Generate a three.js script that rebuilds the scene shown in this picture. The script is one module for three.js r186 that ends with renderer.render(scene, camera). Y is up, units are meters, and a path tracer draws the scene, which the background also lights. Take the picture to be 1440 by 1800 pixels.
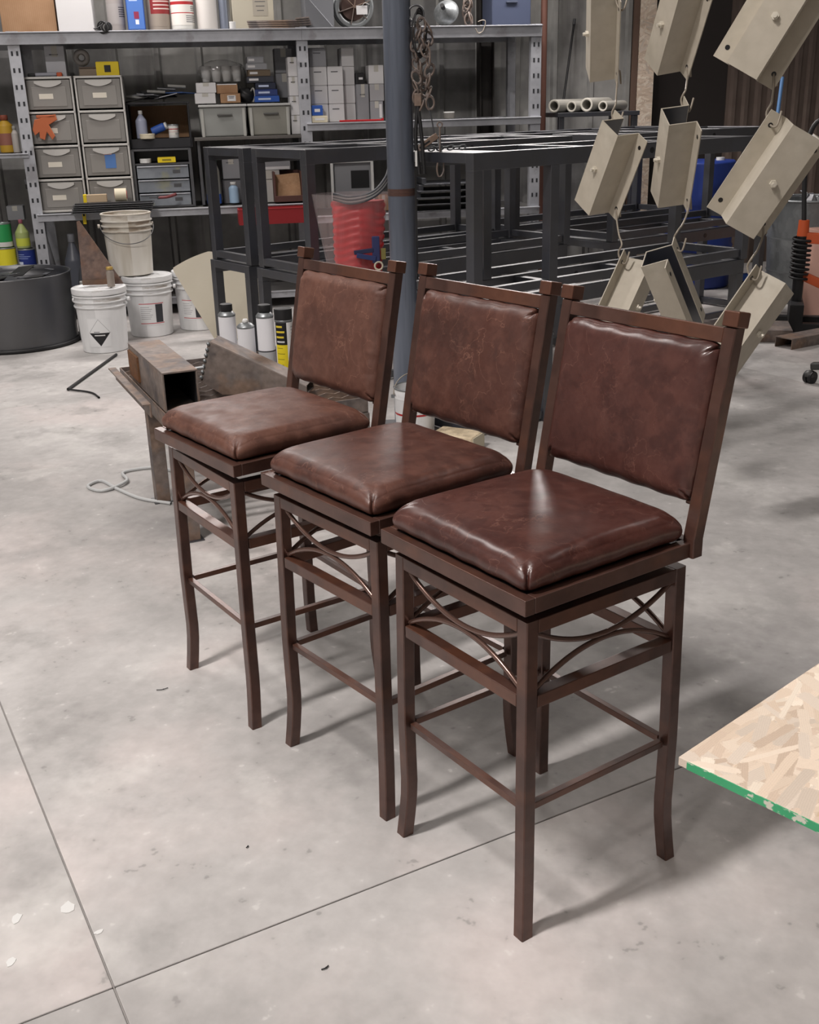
import * as THREE from 'three';
import { RoundedBoxGeometry } from 'three/addons/geometries/RoundedBoxGeometry.js';
import { mergeGeometries } from 'three/addons/utils/BufferGeometryUtils.js';
import { RectAreaLightUniformsLib } from 'three/addons/lights/RectAreaLightUniformsLib.js';

// ------------------------------------------------------------------ camera, exposure, lights
const scene = new THREE.Scene();
scene.background = new THREE.Color(0x0b0c0e);
const camera = new THREE.PerspectiveCamera(50.4, 1440 / 1800, 0.05, 60);
camera.position.set(0, 1.332, 0);
camera.rotation.set(-0.358, 0, -0.0272, 'XYZ');
const renderer = new THREE.WebGLRenderer({ antialias: true });
renderer.toneMapping = THREE.LinearToneMapping;
renderer.toneMappingExposure = 0.485;
renderer.shadowMap.enabled = true;
RectAreaLightUniformsLib.init();
const CEIL = 6.0;
// strip lights: x, z, turn, intensity, label, height, tilt towards the room
const FIXTURES = [
  [-2.15, -0.5, 0.5, 480, 'strip light left of the stools, brightest of the ceiling lights'],
  [-3.0, -5.0, 0.5, 120, 'ceiling strip light over the floor before the buckets'],
  [-1.75, -7.45, 0.19, 65, 'strip light hung over the shelving on the left', 2.75, .75],
  [0.85, -7.95, 0.19, 125, 'strip light hung over the shelving on the right', 2.75, .75],
  [4.6, -4.2, 0.19, 50, 'strip light nearest the brown ribbed wall'],
  [-3.0, 2.6, 0.5, 150, 'strip light behind the camera on the left'],
];

// ------------------------------------------------------------------ helpers
let seed = 7;
const rnd = () => { seed = (seed * 1664525 + 1013904223) >>> 0; return seed / 4294967296; };
const rr = (a, b) => a + (b - a) * rnd();
const names = {};
function numbered(n) { if (names[n] === undefined) { names[n] = 0; return n; } names[n]++; return n + '_' + String(names[n]).padStart(3, '0'); }
function metric(g) {           // uv in metres, box projection
  const p = g.attributes.position, n = g.attributes.normal, uv = new Float32Array(p.count * 2);
  for (let i = 0; i < p.count; i++) {
    const ax = Math.abs(n.getX(i)), ay = Math.abs(n.getY(i)), az = Math.abs(n.getZ(i));
    let u, v;
    if (ay >= ax && ay >= az) { u = p.getX(i); v = p.getZ(i); } else if (ax >= az) { u = p.getZ(i); v = p.getY(i); } else { u = p.getX(i); v = p.getY(i); }
    uv[2 * i] = u; uv[2 * i + 1] = v;
  }
  g.setAttribute('uv', new THREE.BufferAttribute(uv, 2));
  return g;
}
function mesh(name, geo, mat, parent) {
  if (!geo.attributes.uv) metric(geo);
  const m = new THREE.Mesh(geo, mat); m.name = parent ? name : numbered(name);
  m.castShadow = true; m.receiveShadow = true;
  (parent || scene).add(m); return m;
}
function thing(name, label, category, pos = [0, 0, 0], turn = 0, group) {
  const o = new THREE.Group(); o.name = numbered(name); o.position.set(...pos); o.rotation.y = turn;
  o.userData = { label, category }; if (group) o.userData.group = group;
  scene.add(o); return o;
}
function struct(name, geo, mat) { const m = mesh(name, geo, mat); m.userData = { kind: 'structure' }; return m; }
const clean = g => { for (const k of Object.keys(g.attributes)) if (!['position', 'normal', 'uv'].includes(k)) g.deleteAttribute(k); return g.index ? g.toNonIndexed() : g; };
const merge = list => mergeGeometries(list.map(clean));
function bx(w, h, d, x = 0, y = 0, z = 0, r = 0) {   // box centred at x,y,z with softened edges
  const g = r > 0 ? new RoundedBoxGeometry(w, h, d, 1, Math.min(r, w * .49, h * .49, d * .49)) : new THREE.BoxGeometry(w, h, d);
  g.translate(x, y, z); return metric(g);
}
const V = (x, y, z) => new THREE.Vector3(x, y, z);
function bar(a, b, w, d, r = 0.001) {                 // rectangular bar from a to b; w horizontal, d vertical-ish
  const A = V(...a), B = V(...b), L = A.distanceTo(B), dir = B.clone().sub(A).normalize();
  const g = bx(w, d, L, 0, 0, 0, r);
  const up = Math.abs(dir.y) > 0.98 ? V(1, 0, 0) : V(0, 1, 0);
  const x = up.clone().cross(dir).normalize(), y = dir.clone().cross(x);
  g.applyMatrix4(new THREE.Matrix4().makeBasis(x, y, dir).setPosition(A.add(B).multiplyScalar(.5)));
  return g;
}
function tube(pts, r, seg = 24, rad = 8, closed = false) {
  return new THREE.TubeGeometry(new THREE.CatmullRomCurve3(pts.map(p => V(...p)), closed, 'centripetal'), seg, r, rad, closed);
}
function lathe(pts, seg = 28) { return new THREE.LatheGeometry(pts.map(p => new THREE.Vector2(...p)), seg); }
function cyl(r0, r1, h, x, y, z, seg = 20, open = false) { const g = new THREE.CylinderGeometry(r1, r0, h, seg, 1, open); g.translate(x, y + h / 2, z); return g; }
function flat(g) { const q = g.index ? g.toNonIndexed() : g; q.computeVertexNormals(); return metric(q); }
function prism(pts, depth, bevel = 0) {               // polygon in xy extruded along z, centred on z
  const s = new THREE.Shape(pts.map(p => new THREE.Vector2(...p)));
  const g = new THREE.ExtrudeGeometry(s, { depth: depth - 2 * bevel, bevelEnabled: bevel > 0, bevelSize: bevel, bevelThickness: bevel, bevelSegments: 1, curveSegments: 8 });
  g.translate(0, 0, -depth / 2 + bevel); return metric(g);
}

// ------------------------------------------------------------------ procedural textures
function hashGrid(cells, s) { let q = s * 7919 + 13; const a = new Float32Array(cells * cells); for (let i = 0; i < a.length; i++) { q = (q * 1664525 + 1013904223) >>> 0; a[i] = q / 4294967296; } return a; }
function fbm(size, cells, oct, s, gain = 0.5) {        // tileable value noise 0..1
  const out = new Float32Array(size * size); let amp = 1, tot = 0;
  for (let o = 0; o < oct && cells <= size; o++, cells *= 2, amp *= gain) {
    const g = hashGrid(cells, s + o * 31), k = cells / size; tot += amp;
    for (let y = 0; y < size; y++) {
      const fy = y * k, y0 = Math.floor(fy) % cells, y1 = (y0 + 1) % cells; let ty = fy - Math.floor(fy); ty = ty * ty * (3 - 2 * ty);
      for (let x = 0; x < size; x++) {
        const fx = x * k, x0 = Math.floor(fx) % cells, x1 = (x0 + 1) % cells; let tx = fx - Math.floor(fx); tx = tx * tx * (3 - 2 * tx);
        const a = g[y0 * cells + x0], b = g[y0 * cells + x1], c = g[y1 * cells + x0], d = g[y1 * cells + x1];
        out[y * size + x] += amp * (a + (b - a) * tx + (c - a) * ty + (a - b - c + d) * tx * ty);
      }
    }
  }
  for (let i = 0; i < out.length; i++) out[i] /= tot; return out;
}
function dataTex(size, fn, metres, srgb = true) {
  const d = new Uint8Array(size * size * 4);
  for (let i = 0; i < size * size; i++) { const c = fn(i, i % size, (i / size) | 0); for (let k = 0; k < 3; k++) d[4 * i + k] = Math.max(0, Math.min(255, c[k])); d[4 * i + 3] = 255; }
  const t = new THREE.DataTexture(d, size, size); t.wrapS = t.wrapT = THREE.RepeatWrapping; t.magFilter = THREE.LinearFilter; t.minFilter = THREE.LinearMipmapLinearFilter; t.generateMipmaps = true;
  if (srgb) t.colorSpace = THREE.SRGBColorSpace;
  t.repeat.set(1 / metres, 1 / metres); t.needsUpdate = true; return t;
}
const mix = (a, b, t) => [a[0] + (b[0] - a[0]) * t, a[1] + (b[1] - a[1]) * t, a[2] + (b[2] - a[2]) * t];
const cl = t => Math.max(0, Math.min(1, t));
const ss = (a, b, t) => { t = cl((t - a) / (b - a)); return t * t * (3 - 2 * t); };
const nFine = fbm(512, 32, 5, 3), nMid = fbm(512, 8, 6, 11), nBig = fbm(512, 4, 7, 23), nBig2 = fbm(512, 4, 6, 57);
const N = (a, x, y, m = 1) => a[(((y * m) | 0) & 511) * 512 + (((x * m) | 0) & 511)];

// concrete
const cA = fbm(2048, 4, 9, 101, .55), cB = fbm(2048, 6, 8, 131, .55), cC = fbm(2048, 128, 4, 151, .6), cD = fbm(2048, 16, 7, 173, .6);
const concreteMap = dataTex(2048, (i, x, y) => {
  let c = mix([163, 160, 158], [196, 193, 191], ss(.25, .72, cA[i]));
  c = mix(c, [206, 197, 194], ss(.5, .75, cB[i]) * .8);              // pinkish cement film
  c = mix(c, [142, 140, 139], ss(.52, .76, cA[(i + 700000) % cA.length]) * .75);    // grey smears
  const s = cC[i]; c = mix(c, [214, 212, 208], ss(.56, .74, cD[i]) * .4); c = mix(c, [138, 136, 134], ss(.58, .78, cD[(i + 900000) % cD.length]) * .42);
  c = c.map(v => v + (s - .5) * 22);
  if (s > .79) c = mix(c, [226, 224, 220], ss(.79, .85, s) * .35);
  if (s < .22) c = mix(c, [124, 122, 120], ss(.22, .15, s) * .4);
  return c;
}, 4.0);
const concreteRough = dataTex(512, (i) => { const v = 165 + nMid[i] * 75; return [v, v, v]; }, 1.7, false);
const concreteBump = dataTex(512, (i) => { const v = nFine[i] * 160 + nMid[i] * 60; return [v, v, v]; }, .45, false);

// leather: marbled pull-up hide with pale creases
const lA = fbm(1024, 5, 7, 201), lB = fbm(1024, 7, 6, 233), lC = fbm(1024, 48, 5, 251), lD = fbm(1024, 9, 6, 277), lE = fbm(1024, 4, 5, 291), lF = fbm(1024, 14, 6, 307, .6);
function leather(dark, base, light, vein) {
  return dataTex(1024, (i) => {
    let c = mix(dark, base, ss(.15, .55, lA[i])); c = mix(c, light, ss(.42, .78, lB[i]) * .75);
    const v = Math.abs(lD[i] - .5), gate = ss(.3, .5, lE[i]); c = mix(c, vein, (1 - ss(0, .016, v)) * gate * .5);
    const v2 = Math.abs(lB[(i + 300000) % lB.length] - .52); c = mix(c, vein, (1 - ss(0, .011, v2)) * ss(.4, .62, lA[(i + 90000) % lA.length]) * .4);
    c = mix(c, light, ss(.5, .7, lF[i]) * .45); c = mix(c, dark, ss(.54, .72, lF[(i + 400000) % lF.length]) * .5);
    return c.map(q => q * .93 + (lC[i] - .5) * 12);
  }, .42);
}
const leatherBump = dataTex(1024, (i) => {
  const v = 1 - ss(0, .02, Math.abs(lD[i] - .5)) * ss(.48, .62, lE[i]); const g = lC[i] * 60 + lA[i] * 60 + v * 40; return [g, g, g];
}, .42, false);
const leatherRough = dataTex(512, (i) => { const v = 120 + nMid[i] * 110; return [v, v, v]; }, .3, false);

// patinated brown steel
const patina = dataTex(512, (i) => {
  let c = mix([72, 48, 41], [88, 60, 51], ss(.3, .7, nMid[i])); c = mix(c, [122, 74, 50], ss(.56, .76, nBig[i]) * .5); c = mix(c, [66, 46, 41], ss(.55, .75, nBig2[i]) * .45);
  return c.map(v => v + (nFine[i] - .5) * 14);
}, .5);
const rust = dataTex(512, (i) => {
  let c = mix([112, 104, 101], [134, 122, 115], ss(.3, .7, nMid[i])); c = mix(c, [146, 118, 98], ss(.55, .75, nBig[i]) * .6); c = mix(c, [84, 82, 86], ss(.52, .72, nBig2[i]) * .7);
  return c.map(v => v + (nFine[i] - .5) * 34);
}, .5);
const scale = dataTex(512, (i) => {
  let c = mix([46, 49, 58], [62, 66, 77], ss(.3, .7, nMid[i])); c = mix(c, [84, 80, 76], ss(.6, .78, nBig[i]) * .6); return c.map(v => v + (nFine[i] - .5) * 16);
}, .6);
const dust = dataTex(512, (i) => { let c = mix([196, 190, 178], [226, 221, 210], ss(.3, .7, nMid[i])); c = mix(c, [150, 146, 140], ss(.66, .8, nFine[i]) * .7); return c; }, .3);
const paintScuff = (a, b, w) => dataTex(512, (i) => { let c = mix(a, b, ss(.35, .7, nBig[i])); c = mix(c, w, ss(.62, .76, nMid[i]) * .5); return c.map(v => v + (nFine[i] - .5) * 14); }, .8);
const wallStain = dataTex(1024, (i, x, y) => {
  const st = N(nBig, x * 2, y * .15 + 40), s2 = N(nMid, x * 1.5, y * .1 + 9), s3 = N(nBig2, x / 2, y / 2);
  let c = mix([128, 128, 128], [176, 175, 172], ss(.35, .65, s3)); c = mix(c, [96, 94, 94], ss(.52, .75, st) * .6); c = mix(c, [196, 196, 193], ss(.55, .72, s2) * .5);
  return c.map(v => v + (N(nFine, x, y) - .5) * 20);
}, 3.2);
const brownStain = dataTex(512, (i, x, y) => { let c = mix([88, 76, 70], [112, 98, 90], ss(.3, .7, N(nBig, x, y * .25))); return c.map(v => v + (nFine[i] - .5) * 14); }, 2.4);
// oriented strand board: overlapping wood flakes
function osbTexture() {
  const S = 1024, d = new Float32Array(S * S * 3), col = [[226, 207, 187], [219, 199, 178], [232, 215, 196], [210, 189, 169], [236, 222, 204], [215, 200, 184]];
  for (let i = 0; i < S * S; i++) { d[3 * i] = 205; d[3 * i + 1] = 180; d[3 * i + 2] = 150; }
  let q = 99; const R = () => { q = (q * 1664525 + 1013904223) >>> 0; return q / 4294967296; };
  for (let k = 0; k < 3200; k++) {
    const cx = R() * S, cy = R() * S, L = 50 + R() * 100, W = 8 + R() * 20, a = (R() - .5) * (R() < .7 ? 1.4 : 3.1), ca = Math.cos(a), sa = Math.sin(a), c = col[(R() * col.length) | 0], g = R() * 100, sh = R() * 18 - 9;
    for (let u = -L / 2; u < L / 2; u += .7) for (let v = -W / 2; v < W / 2; v += .7) {
      const jag = W / 2 - .6 * Math.sin(u * .11 + g) - (Math.abs(u) > L / 2 - 5 ? R() * W * .4 : 0); if (Math.abs(v) > jag) continue;
      const x = ((cx + u * ca - v * sa) | 0) & 1023, y = ((cy + u * sa + v * ca) | 0) & 1023, i = 3 * (y * S + x), gr = 3.5 * Math.sin(v * 1.9 + g + Math.sin(u * .05) * 2) + (R() - .5) * 6;
      d[i] = c[0] + gr + sh; d[i + 1] = c[1] + gr + sh; d[i + 2] = c[2] + gr + sh;
    }
  }
  return dataTex(S, (i) => [d[3 * i], d[3 * i + 1], d[3 * i + 2]], .85);
}
const osbMap = osbTexture();
const cardMap = dataTex(512, (i, x, y) => { const v = (N(nMid, x, y) - .5) * 24 + Math.sin(x * .6) * 3; return [158 + v, 124 + v, 94 + v]; }, .6);
const galvMap = dataTex(512, (i) => { const v = Math.floor(nMid[i] * 9) * 7 + (nFine[i] - .5) * 16; return [112 + v, 116 + v, 118 + v]; }, .5);

// ------------------------------------------------------------------ materials
const std = (o) => new THREE.MeshStandardMaterial(o), phy = (o) => new THREE.MeshPhysicalMaterial(o);
const cache = {};
const col = (hex, rough = .6, metal = 0) => cache[hex + '/' + rough + '/' + metal] || (cache[hex + '/' + rough + '/' + metal] = std({ color: hex, roughness: rough, metalness: metal }));
const M = {
  concrete: std({ map: concreteMap, roughnessMap: concreteRough, roughness: .9, bumpMap: concreteBump, bumpScale: .0006 }),
  joint: col(0x565250, .95),
  patina: phy({ map: patina, roughness: .4, metalness: .35, clearcoat: .4, clearcoatRoughness: .3, bumpMap: concreteBump, bumpScale: .0003 }),
  arc: phy({ color: 0x6b5148, roughness: .26, metalness: .55, clearcoat: .5, clearcoatRoughness: .2 }),
  rust: std({ map: rust, roughness: .62, metalness: .35, bumpMap: concreteBump, bumpScale: .0006 }),
  steel: phy({ map: scale, color: 0x858c9c, roughness: .44, metalness: 0, ior: 2.2 }),
  dust: std({ map: dust, roughness: .9 }),
  tan: std({ map: paintScuff([176, 168, 152], [186, 178, 163], [198, 192, 178]), roughness: .62 }),
  
  wire: col(0x9a9184, .5, .3),
  bolt: col(0xd8d2c4, .45, .3),
  rack: std({ map: paintScuff([158, 160, 166], [176, 178, 184], [128, 126, 128]), roughness: .45, metalness: .25 }),
  wall: std({ map: wallStain, roughness: .6, metalness: .1 }),
  brownWall: std({ map: brownStain, roughness: .65, metalness: .1 }),
  ceiling: col(0xb9b9b5, .9), sideWall: col(0x8d8c89, .9),
  osb: std({ map: osbMap, roughness: .78, bumpMap: osbMap, bumpScale: .0008 }),
  card: std({ map: cardMap, roughness: .9 }),
  white: col(0xdadad8, .5), whiteMatt: col(0xcfcfce, .85), cream: col(0xcfc6ae, .6), black: col(0x1b1b1d, .55), blackGloss: col(0x151518, .3),
  galv: std({ map: galvMap, roughness: .42, metalness: .6 }),
  pole: std({ map: paintScuff([88, 94, 106], [108, 115, 128], [78, 81, 90]), roughness: .3, metalness: .1 }),
  plasticGrey: col(0x9b9a96, .5), plasticClear: phy({ color: 0x9a9996, roughness: .35, transmission: .35, thickness: 0 }),
  pail: col(0xd9d9d5, .42), red: col(0xb01c22, .4), yellow: col(0xe3c81a, .5), blue: col(0x2b54a5, .45), green: col(0x2c9a55, .5), orange: col(0xc8572a, .5),
};
const leatherMats = [
  phy({ map: leather([84, 51, 41], [100, 64, 52], [118, 80, 66], [152, 112, 94]), roughnessMap: leatherRough, roughness: .82, bumpMap: leatherBump, bumpScale: .0009, clearcoat: .1, clearcoatRoughness: .45 }),
  phy({ map: leather([68, 39, 32], [86, 51, 42], [108, 70, 58], [152, 112, 94]), roughnessMap: leatherRough, roughness: .68, bumpMap: leatherBump, bumpScale: .0011, clearcoat: .2, clearcoatRoughness: .32 }),
  phy({ map: leather([64, 34, 30], [80, 45, 39], [98, 60, 52], [140, 102, 88]), roughnessMap: leatherRough, roughness: .52, bumpMap: leatherBump, bumpScale: .0008, clearcoat: .35, clearcoatRoughness: .25 }),
];

// printed labels (flat print only: bars for lines of text too small to read)
function labelMat(w, h, paint, rough = .55) {
  const c = document.createElement('canvas'); c.width = w; c.height = h; const g = c.getContext('2d'); paint(g, w, h);
  const t = new THREE.CanvasTexture(c); t.colorSpace = THREE.SRGBColorSpace; t.needsUpdate = true; return std({ map: t, roughness: rough });
}
const lines = (g, x, y, w, n, gap, h, colr) => { g.fillStyle = colr; for (let i = 0; i < n; i++) g.fillRect(x, y + i * gap, w * (.7 + .3 * ((i * 37 % 10) / 10)), h); };

// ------------------------------------------------------------------ the setting
// shelving frame: s runs along the shelving to the right, w runs away from the camera
const RO = V(-2.427, 0, -7.511), RT = 0.1902, RE = V(.98198, 0, -.18900), RN = V(-.18900, 0, -.98198);
const R = (s, h, w) => [RO.x + RE.x * s + RN.x * w, h, RO.z + RE.z * s + RN.z * w];

// floor: slabs with saw-cut joints
{
  const base = struct('floor', (() => { const g = new THREE.BoxGeometry(26, .1, 26); g.translate(1, -.08, -2); return metric(g); })(), M.joint);
  const g1 = V(.8788, 0, -.4772), g2 = V(.4772, 0, .8788), o = V(-.502, 0, -1.392), P = 4.0, gap = .0022;
  for (let i = -3; i <= 3; i++) for (let j = -3; j <= 3; j++) {
    const c = o.clone().addScaledVector(g1, (i + .5) * P).addScaledVector(g2, (j + .5) * P);
    if (Math.abs(c.x - 1) > 13 || Math.abs(c.z + 2) > 13) continue;
    const g = new RoundedBoxGeometry(P - gap, .03, P - gap, 1, .0025); metric(g);
    const uv = g.attributes.uv, du = rnd() * 4, dv = rnd() * 4; for (let k = 0; k < uv.count; k++) uv.setXY(k, uv.getX(k) + du, uv.getY(k) + dv);
    const m = mesh('slab', g, M.concrete, base); m.position.set(c.x, -.015, c.z); m.rotation.y = Math.atan2(-g1.z, g1.x);
  }
  // joints across the main one are filled with worn cement
  for (let i = -2; i <= 3; i++) { const c = o.clone().addScaledVector(g1, i * P); const f = mesh('joint_filler', bx(.002, .02, 24, 0, 0, 0), col(0x8f8b88, .9), base); f.position.set(c.x, -.0118, c.z); f.rotation.y = Math.atan2(-g1.z, g1.x); }
}
// ribbed sheet-metal walls
function ribbed(len, h, pitch, rib, depth) {
  const pts = []; for (let x = 0; x < len; x += pitch) pts.push([x, 0], [x + pitch - rib, 0], [x + pitch - rib * .8, depth], [x + pitch - rib * .2, depth]); pts.push([len, 0]); pts.push([len, -.06], [0, -.06]);
  const s = new THREE.Shape(pts.map(p => new THREE.Vector2(...p))); const g = new THREE.ExtrudeGeometry(s, { depth: h, bevelEnabled: false }); g.rotateX(-Math.PI / 2); g.scale(1, 1, -1);
  const ix = g.index; g.computeVertexNormals(); return flat(g);
}
function placed(name, g, mat, s, h, w) { const m = struct(name, g, mat); m.position.set(...R(s, h, w)); m.rotation.y = RT; return m; }
function wallGeo(len, pitch, rib, depth) {              // front face towards the camera (+z local)
  const gs = []; const A = [];
  for (let x = 0; x < len - .001; x += pitch) { A.push([x, 0], [x + pitch - rib, 0], [x + pitch - rib * .75, depth], [x + pitch - rib * .25, depth]); } A.push([len, 0]);
  const pos = [], H = CEIL;
  const quad = (a, b) => { pos.push(a[0], 0, a[1], b[0], 0, b[1], b[0], H, b[1], a[0], 0, a[1], b[0], H, b[1], a[0], H, a[1]); };
  for (let i = 0; i + 1 < A.length; i++) quad(A[i], A[i + 1]);
  const g = new THREE.BufferGeometry(); g.setAttribute('position', new THREE.Float32BufferAttribute(pos, 3)); g.computeVertexNormals(); metric(g);
  const back = new THREE.BoxGeometry(len, H, .08); back.translate(len / 2, H / 2, -.045); metric(back);
  return merge([g, back]);
}
placed('wall_back', wallGeo(7.5, .3, .06, .025), M.wall, -3.0, 0, .85);
placed('wall_back_right', wallGeo(4.2, .11, .06, .03), M.brownWall, 5.3, 0, .85);
{ // dark sliding door between them
  const d = placed('door_1', bx(.84, 3.2, .05, .42, 1.6, -.02, .004), col(0x2a2422, .7), 4.48, 0, .85);
  mesh('door_rail', bx(.9, .06, .05, .42, 3.2, .03, .004), M.steel, d); mesh('door_pull', bx(.03, .22, .03, .1, 1.05, .03, .004), M.steel, d);
  placed('wall_above_door', bx(.84, CEIL - 3.2, .08, .42, 3.2 + (CEIL - 3.2) / 2, -.03), M.wall, 4.48, 0, .85);
}
{ // other sides and the roof
  const side = (name, s, w, len, turn) => { const m = struct(name, bx(len, CEIL, .1, len / 2, CEIL / 2, 0), M.sideWall); m.position.set(...R(s, 0, w)); m.rotation.y = RT + turn; return m; };
  side('wall_left', -3.0, -11, 11.9, Math.PI / 2); side('wall_right', 9.5, -11, 11.9, Math.PI / 2); side('wall_front', -3.0, -11, 12.5, 0);
  const c = struct('ceiling', bx(14, .1, 13.5, 0, CEIL + .05, 0), M.ceiling); c.position.set(...R(3.2, 0, -5)); c.rotation.y = RT;
}
// ceiling lights
for (const [x, z, turn, power, label, hgt = 5.62, tilt = 0] of FIXTURES) {
  const t = thing('ceiling_light', 'white metal ' + label, 'ceiling light', [x, hgt, z], turn);
  const hd = mesh('housing', bx(1.3, .06, .34, 0, .03, 0, .01), M.white, t); hd.rotation.x = -tilt;
  for (const k of [-.09, .09]) { const g = new THREE.CylinderGeometry(.018, .018, 1.2, 12); g.rotateZ(Math.PI / 2); g.translate(0, -.012, k); mesh('tube', g, std({ color: 0xffffff, emissive: 0xfff8f4, emissiveIntensity: 6 }), hd); }
  for (const k of [-.5, .5]) mesh('hanger', cyl(.004, .004, CEIL - hgt - .05, k, .05, 0, 8), M.steel, t);
  const l = new THREE.RectAreaLight(0xfff8f4, power, 1.25, .34); l.position.set(0, -.036 * Math.cos(tilt), .036 * Math.sin(tilt)); l.rotation.x = -Math.PI / 2 - tilt; t.add(l);
}

// ------------------------------------------------------------------ bar stools
function pillow(hx, hy, hz, r, crown, sd, wr = 1, seatPad = true) {     // upholstered pad, thickness along y, crowned upper side, puckered corners
  const nx = 56, ny = 12, nz = 56, g = new THREE.BoxGeometry(2, 2, 2, nx, ny, nz), p = g.attributes.position, key = new Map(), id = new Int32Array(p.count);
  const warp = t => Math.sign(t) * (1 - Math.pow(1 - Math.abs(t), 1.5));
  for (let i = 0; i < p.count; i++) {
    const u = warp(p.getX(i)), v = p.getY(i), w = warp(p.getZ(i));
    const X = u * hx, Y = v * hy, Z = w * hz, cx = THREE.MathUtils.clamp(X, -hx + r, hx - r), cy = THREE.MathUtils.clamp(Y, -hy + r, hy - r), cz = THREE.MathUtils.clamp(Z, -hz + r, hz - r);
    const d = V(X - cx, Y - cy, Z - cz), L = d.length(); if (L > 1e-9) d.multiplyScalar(Math.min(1, r / L)); let x = cx + d.x, y = cy + d.y, z = cz + d.z;
    const top = cl((y / hy + 1) / 2), pw = seatPad ? .5 : .8, e = Math.pow(cl(1 - u * u), pw) * Math.pow(cl(1 - w * w), pw);
    y += crown * e * ss(.4, 1, top);
    // the sides bulge, corners pull in along a fold
    y -= .010 * ss(.72, 1, Math.abs(u)) * ss(.72, 1, Math.abs(w)) * top * (seatPad ? 1 : .3);
    const bulge = (1 - Math.pow(y / hy, 2)) * .004; x += Math.sign(u) * bulge * ss(.8, 1, Math.abs(u)); z += Math.sign(w) * bulge * ss(.8, 1, Math.abs(w));
    const au = Math.abs(u), aw = Math.abs(w), cor = ss(.78, 1, Math.min(au, aw)), dif = (hx * (1 - au) - hz * (1 - aw));
    const fold = Math.exp(-Math.pow(dif / .004, 2)) * cor * .0045; x -= Math.sign(u) * fold; z -= Math.sign(w) * fold; y -= fold * .5;
    const near = ss(.55, 1, Math.max(au, aw)) * ss(.3, .9, top), t1 = Math.sin((x * 1.3 + z * .7) * 190 + sd) * Math.sin((z * 1.1 - x * .6) * 150 + sd * 2.1);
    const corner = ss(.45, 1, au) * ss(.45, 1, aw);
    y += wr * (.0007 * t1 * near * corner + .0012 * Math.sin(x * 17 + sd) * Math.sin(z * 15 + sd * 1.7) * e + .00025 * Math.sin(x * 77 + z * 40 + sd * 3));
    x += wr * .0008 * Math.sin(z * 95 + sd) * ss(.9, 1, au); z += wr * .0008 * Math.sin(x * 95 + sd * 2) * ss(.9, 1, aw);
    if (!seatPad) y += wr * .0009 * Math.sin(z * 270 + sd * 5 + 2 * Math.sin(z * 60)) * ss(.78, .96, au) * top * ss(-.2, .6, Math.sin(z * 35 + sd));
    p.setXYZ(i, x, y, z);
    const k = Math.round(p.getX(i) * 2e4) + '_' + Math.round(p.getY(i) * 2e4) + '_' + Math.round(p.getZ(i) * 2e4); if (!key.has(k)) key.set(k, key.size); id[i] = key.get(k);
  }
  const acc = new Float32Array(key.size * 3), ix = g.index.array, A = V(0, 0, 0), B = V(0, 0, 0), C = V(0, 0, 0);
  for (let t = 0; t < ix.length; t += 3) {
    A.fromBufferAttribute(p, ix[t]); B.fromBufferAttribute(p, ix[t + 1]); C.fromBufferAttribute(p, ix[t + 2]); B.sub(A); C.sub(A); B.cross(C);
    for (let k = 0; k < 3; k++) { const q = id[ix[t + k]] * 3; acc[q] += B.x; acc[q + 1] += B.y; acc[q + 2] += B.z; }
  }
  const n = g.attributes.normal, face = n.clone(); 
  for (let i = 0; i < p.count; i++) { A.set(acc[id[i] * 3], acc[id[i] * 3 + 1], acc[id[i] * 3 + 2]).normalize(); n.setXYZ(i, A.x, A.y, A.z); }
  const uv = g.attributes.uv;      // continuous unwrapping over the edges
  for (let i = 0; i < p.count; i++) {
    const ax = Math.abs(face.getX(i)), ay = Math.abs(face.getY(i)); let a = p.getX(i), b = p.getZ(i);
    if (ay < .5) { if (ax > .5) a += Math.sign(a) * (hy - p.getY(i)); else b += Math.sign(b) * (hy - p.getY(i)); }
    uv.setXY(i, a + sd * .137, b + sd * .071);
  }
  return g;
}
function sweptSquare(path, w, ch) {                      // square tube along a mostly vertical path [x,y,z]
  const h = w / 2, c = ch, sec = [[h, h - c], [h - c, h], [-h + c, h], [-h, h - c], [-h, -h + c], [-h + c, -h], [h - c, -h], [h, -h + c]], pos = [];
  const P = (k, j) => { const q = path[k], s = sec[j % 8]; return [q[0] + s[0], q[1], q[2] + s[1]]; };
  for (let k = 0; k + 1 < path.length; k++) for (let j = 0; j < 8; j++) { const a = P(k, j), b = P(k, j + 1), c2 = P(k + 1, j + 1), d = P(k + 1, j); pos.push(...a, ...c2, ...b, ...a, ...d, ...c2); }
  for (const [k, f] of [[0, 1], [path.length - 1, -1]]) for (let j = 1; j < 7; j++) { const a = P(k, 0), b = P(k, j), c2 = P(k, j + 1); f > 0 ? pos.push(...a, ...b, ...c2) : pos.push(...a, ...c2, ...b); }
  const g = new THREE.BufferGeometry(); g.setAttribute('position', new THREE.Float32BufferAttribute(pos, 3)); g.computeVertexNormals();
  const a = path[0][1] > path[path.length - 1][1];
  if (a) { const idx = []; for (let i = 0; i < pos.length / 3; i += 3) idx.push(i, i + 2, i + 1); g.setIndex(idx); const q = g.toNonIndexed(); q.computeVertexNormals(); return metric(q); }
  return metric(g);
}
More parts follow.
